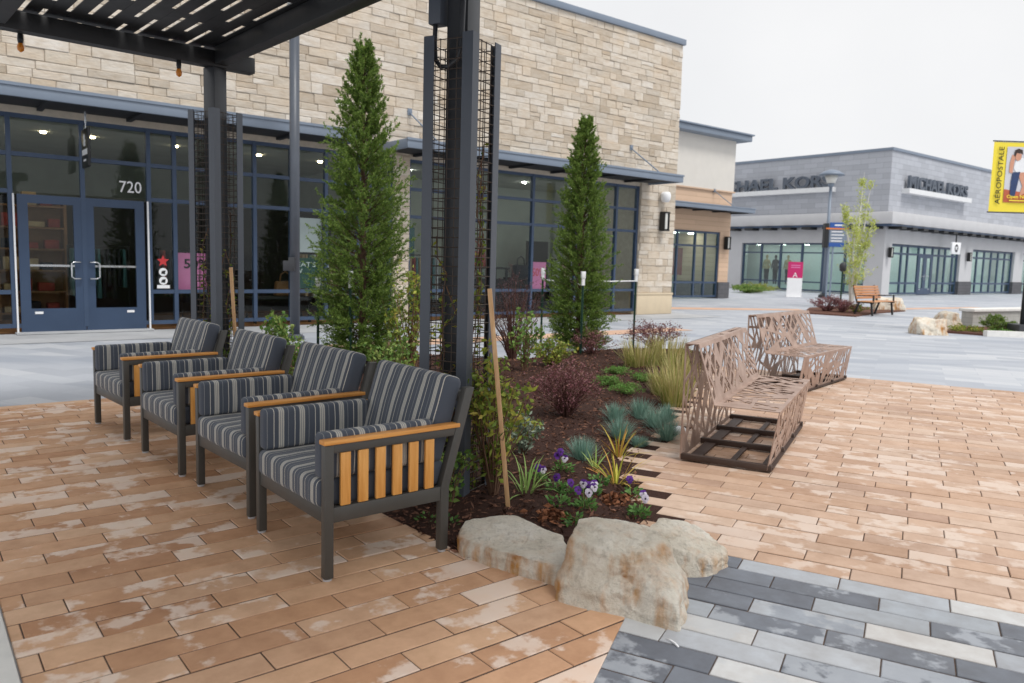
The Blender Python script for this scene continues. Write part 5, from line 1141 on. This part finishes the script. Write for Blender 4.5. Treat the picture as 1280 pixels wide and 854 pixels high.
# ------------------------------------------------------------------ far plaza: bench, birch, shrubs, wall
fb = Vector((11.35, 24.35, 0)); ang = math.atan2(.66, .75)
t = thing('park_bench', 'wooden slat bench on black iron legs in the far plaza', 'bench', fb, ang)
for k in range(5): m = MB(); y = .06+k*.1; m.box(0, 1.75, y, y+.085, .43, .46); m.build('seat_slat', 'bench_wood', t, bevel=.006)
for k in range(5): m = MB(); z = .52+k*.085; y = .56+k*.028; m.box(0, 1.75, y, y+.03, z, z+.072); m.build('back_slat', 'bench_wood', t, bevel=.006)
for x in (.12, 1.6):
    m = MB(); m.bar((x, .08, .0), (x, .14, .43), .05, .05); m.bar((x, .66, 0), (x, .52, .43), .05, .05); m.bar((x, .05, .41), (x, .6, .41), .05, .04); m.bar((x, .6, .41), (x, .75, .95), .05, .04); m.bar((x, .06, .64), (x, .62, .62), .05, .03); m.bar((x, .08, .42), (x, .08, .64), .05, .04); m.build('iron_leg', 'bronze_black', t)
isl = [(9.4, 25.0), (10.6, 23.9), (12.0, 25.8), (14.2, 28.0), (14.6, 29.6), (13.0, 30.2), (10.8, 28.2)]
mb = MB(); mb.prism(isl, -.02, .03); structure(mb.build('tree_bed', 'mulch'))
shrub('barberry', 'left purple barberry by the far wooden bench', gp(1033, 390), 1.3, .62, 'barberry_leaf', 46, 1800, .05, .016, 131, 'dark_twig', 'purple barberries'); shrub('barberry', 'right purple barberry next to the far wooden bench', gp(1052, 391), 1.1, .55, 'barberry_leaf', 40, 1500, .05, .016, 132, 'dark_twig', 'purple barberries')
shrub('low_shrub', 'small green shrub under the far wooden bench', gp(1070, 391), .8, .3, 'vine_leaf', 20, 500, .06, .02, 133)
rock('brown boulder behind the far wooden bench', gp(1110, 388), [(-.6, -.3, -.05), (.6, -.3, -.05), (.6, .3, -.05), (-.6, .3, -.05), (-.5, -.2, .4), (.4, -.25, .45), (.5, .2, .42), (-.4, .2, .5)], 21, 4, .06)
def birch(label, p, H, seed):
    global rng; rng = np.random.default_rng(seed); rr = random.Random(seed); t = plant('birch_tree', label, 'tree', p); m = MB(); ends = []
    for k in range(5):
        az = k*1.3+rr.uniform(-.3, .3); lean = rr.uniform(.4, 1.3); hh = H*rr.uniform(.6, 1); a = Vector((0, 0, 0)); pts = [Vector((math.cos(az)*lean*s**1.2+rr.gauss(0, .03), math.sin(az)*lean*s**1.2+rr.gauss(0, .03), hh*s)) for s in (0, .2, .4, .6, .8, 1)]
        m.tube(pts, [.05, .042, .034, .025, .015, .004], 7)
        for j in range(26):
            s = rr.uniform(.22, .98); i = min(4, int(s*5)); q = pts[i].lerp(pts[i+1], s*5-i); e = q+Vector((rr.gauss(0, .4), rr.gauss(0, .4), rr.uniform(.15, .6)))*(1.15-s); m.tube([q, e], [.009, .003], 4, False); ends.append((q, e))
    m.build('trunk', 'birch_bark', t); n = 4200; A = np.array([a for a, b in ends]); B = np.array([b for a, b in ends]); i = rng.integers(0, len(A), n); s = rng.random((n, 1)); P = A[i]*(1-s)+B[i]*s+rng.normal(0, .06, (n, 3)); link('crown', leaves_mesh('crown', P, rng.normal(size=(n, 3)), rng.uniform(.05, .09, n), rng.uniform(.018, .03, n)), 'birch_leaf', t)
birch('young white stemmed birch with pale yellow green leaves beside the far bench', at(1064, 384, 29), 5.2, 141)
for x_, lb in ((1062, 'dark post beside the birch, left'),): 
    q = gp(1050, 386); t = thing('bollard', 'dark slim bollard post at the foot of the birch', 'bollard', (q.x, q.y, 0)); m = MB(); m.tube([(0, 0, 0), (0, 0, 1.35)], .035, 8); m.build('pole', 'green_post', t); m = MB(); m.lathe([(.03, 1.35), (.12, 1.4), (.13, 1.62), (.05, 1.7)], 10); m.build('head', 'charcoal', t, smooth=True)
q = gp(992, 371.5); t = thing('sale_sign', 'magenta and white standing sign with the letter A before the corner shop', 'sign', (q.x, q.y, 0), -.1)
m = MB(); m.box(-.36, .36, -.03, .03, .02, .95); m.build('lower_panel', 'ink_white', t); m = MB(); m.box(-.36, .36, -.03, .03, .951, 1.75); p_ = m.build('upper_panel', 'magenta_paper', t); text('letter', 'A', 'ink_white', p_, (0, -.034, 1.1), (1, 0, 0), (0, 0, 1), height=.24, depth=.005)
for z in (1.55, 1.45): m = MB(); m.box(-.22, .22, -.036, -.031, z, z+.05); m.build('text_line', 'pink_paper', p_)
m = MB(); m.box(-.38, .38, -.16, .16, -.005, .019); m.build('foot', 'ink_white', t)
shrub('low_hedge', 'low pale green hedge between the tan shop and corner shop', uvw(38.5, 26.2), 2.6, .5, 'lime_blade', 60, 2200, .1, .03, 143); shrub('low_hedge', 'low green hedge behind the one beside the tan shop', uvw(37.0, 25.6), 2.4, .45, 'shrub_leaf', 60, 2000, .1, .03, 144)
# low wall at right with its bed
t = thing('planter_wall', 'low grey block planter wall with cream cap at the right edge', 'wall', (12.2, 20.5, 0), math.atan2(.52, .854))
m = MB(); m.box(0, 7, 0, .3, -.01, .42); m.build('wall_face', 'wall_block', t); m = MB(); m.box(-.06, 7.05, -.06, .36, .421, .50); m.build('cap', 'pale_concrete', t, bevel=.012)
mb = MB(); mb.prism([(10.4, 18.6), (11.1, 18.0), (14.5, 18.2), (18, 22.6), (12.3, 20.4), (10.9, 20.0)], -.02, .04); structure(mb.build('wall_bed', 'mulch'))
m = MB(); m.bar((11.0, 17.95, .05), (15, 17.9, .05), .16, .14); structure(m.build('kerb', 'pale_concrete'))
rock('cream boulder at the end of the low planter wall', gp(1172, 419)+Vector((0, .35, 0)), [(-.42, -.3, -.05), (.3, -.35, -.05), (.4, .3, -.05), (-.4, .3, -.05), (-.4, -.2, .26), (.2, -.25, .34), (.35, .2, .32), (-.3, .2, .38)], 23, 4, .05)
rock('smaller boulder against the end of the low planter wall', gp(1192, 414)+Vector((.1, .5, 0)), [(-.3, -.3, -.05), (.3, -.3, -.05), (.3, .3, -.05), (-.3, .3, -.05), (-.2, -.2, .38), (.2, -.2, .45), (.2, .2, .42), (-.2, .2, .45)], 24, 4, .04)
shrub('low_shrub', 'round dark green shrub beside the banner pole', Vector((11.75, 18.75, 0)), .75, .5, 'spruce_needle', 40, 2600, .05, .012, 151); shrub('ground_cover', 'yellow green ground cover in front of the low planter wall', Vector((11.0, 18.75, 0)), .9, .18, 'vine_leaf', 30, 900, .05, .015, 152); shrub('ground_cover', 'reddish ground cover between the wall bed and kerb', Vector((11.6, 18.25, 0)), .8, .14, 'juniper_leaf', 26, 700, .05, .015, 153)
# small white cup-like lid left in the bed by the bench
q = gp(848, 541); m = MB(); m.lathe([(.07, 0), (.075, .03), (.05, .05)], 14); o = m.build('bed_light', 'ink_white', None, smooth=True); o.location = (q.x, q.y, bz(q.x, q.y)); tag(o, 'small white fixture in the mulch behind the near bench', 'light')

q = gp(842, 805); m = MB(); m.tube([(-.02, .03, .004), (-.006, .012, .006), (.004, -.008, .006), (.012, -.03, .004)], .004, 6); o = m.build('paper_scrap', 'ink_white', None, smooth=True); o.location = (q.x, q.y, 0); tag(o, 'tiny white scrap lying on the dark slate pavers', 'litter')
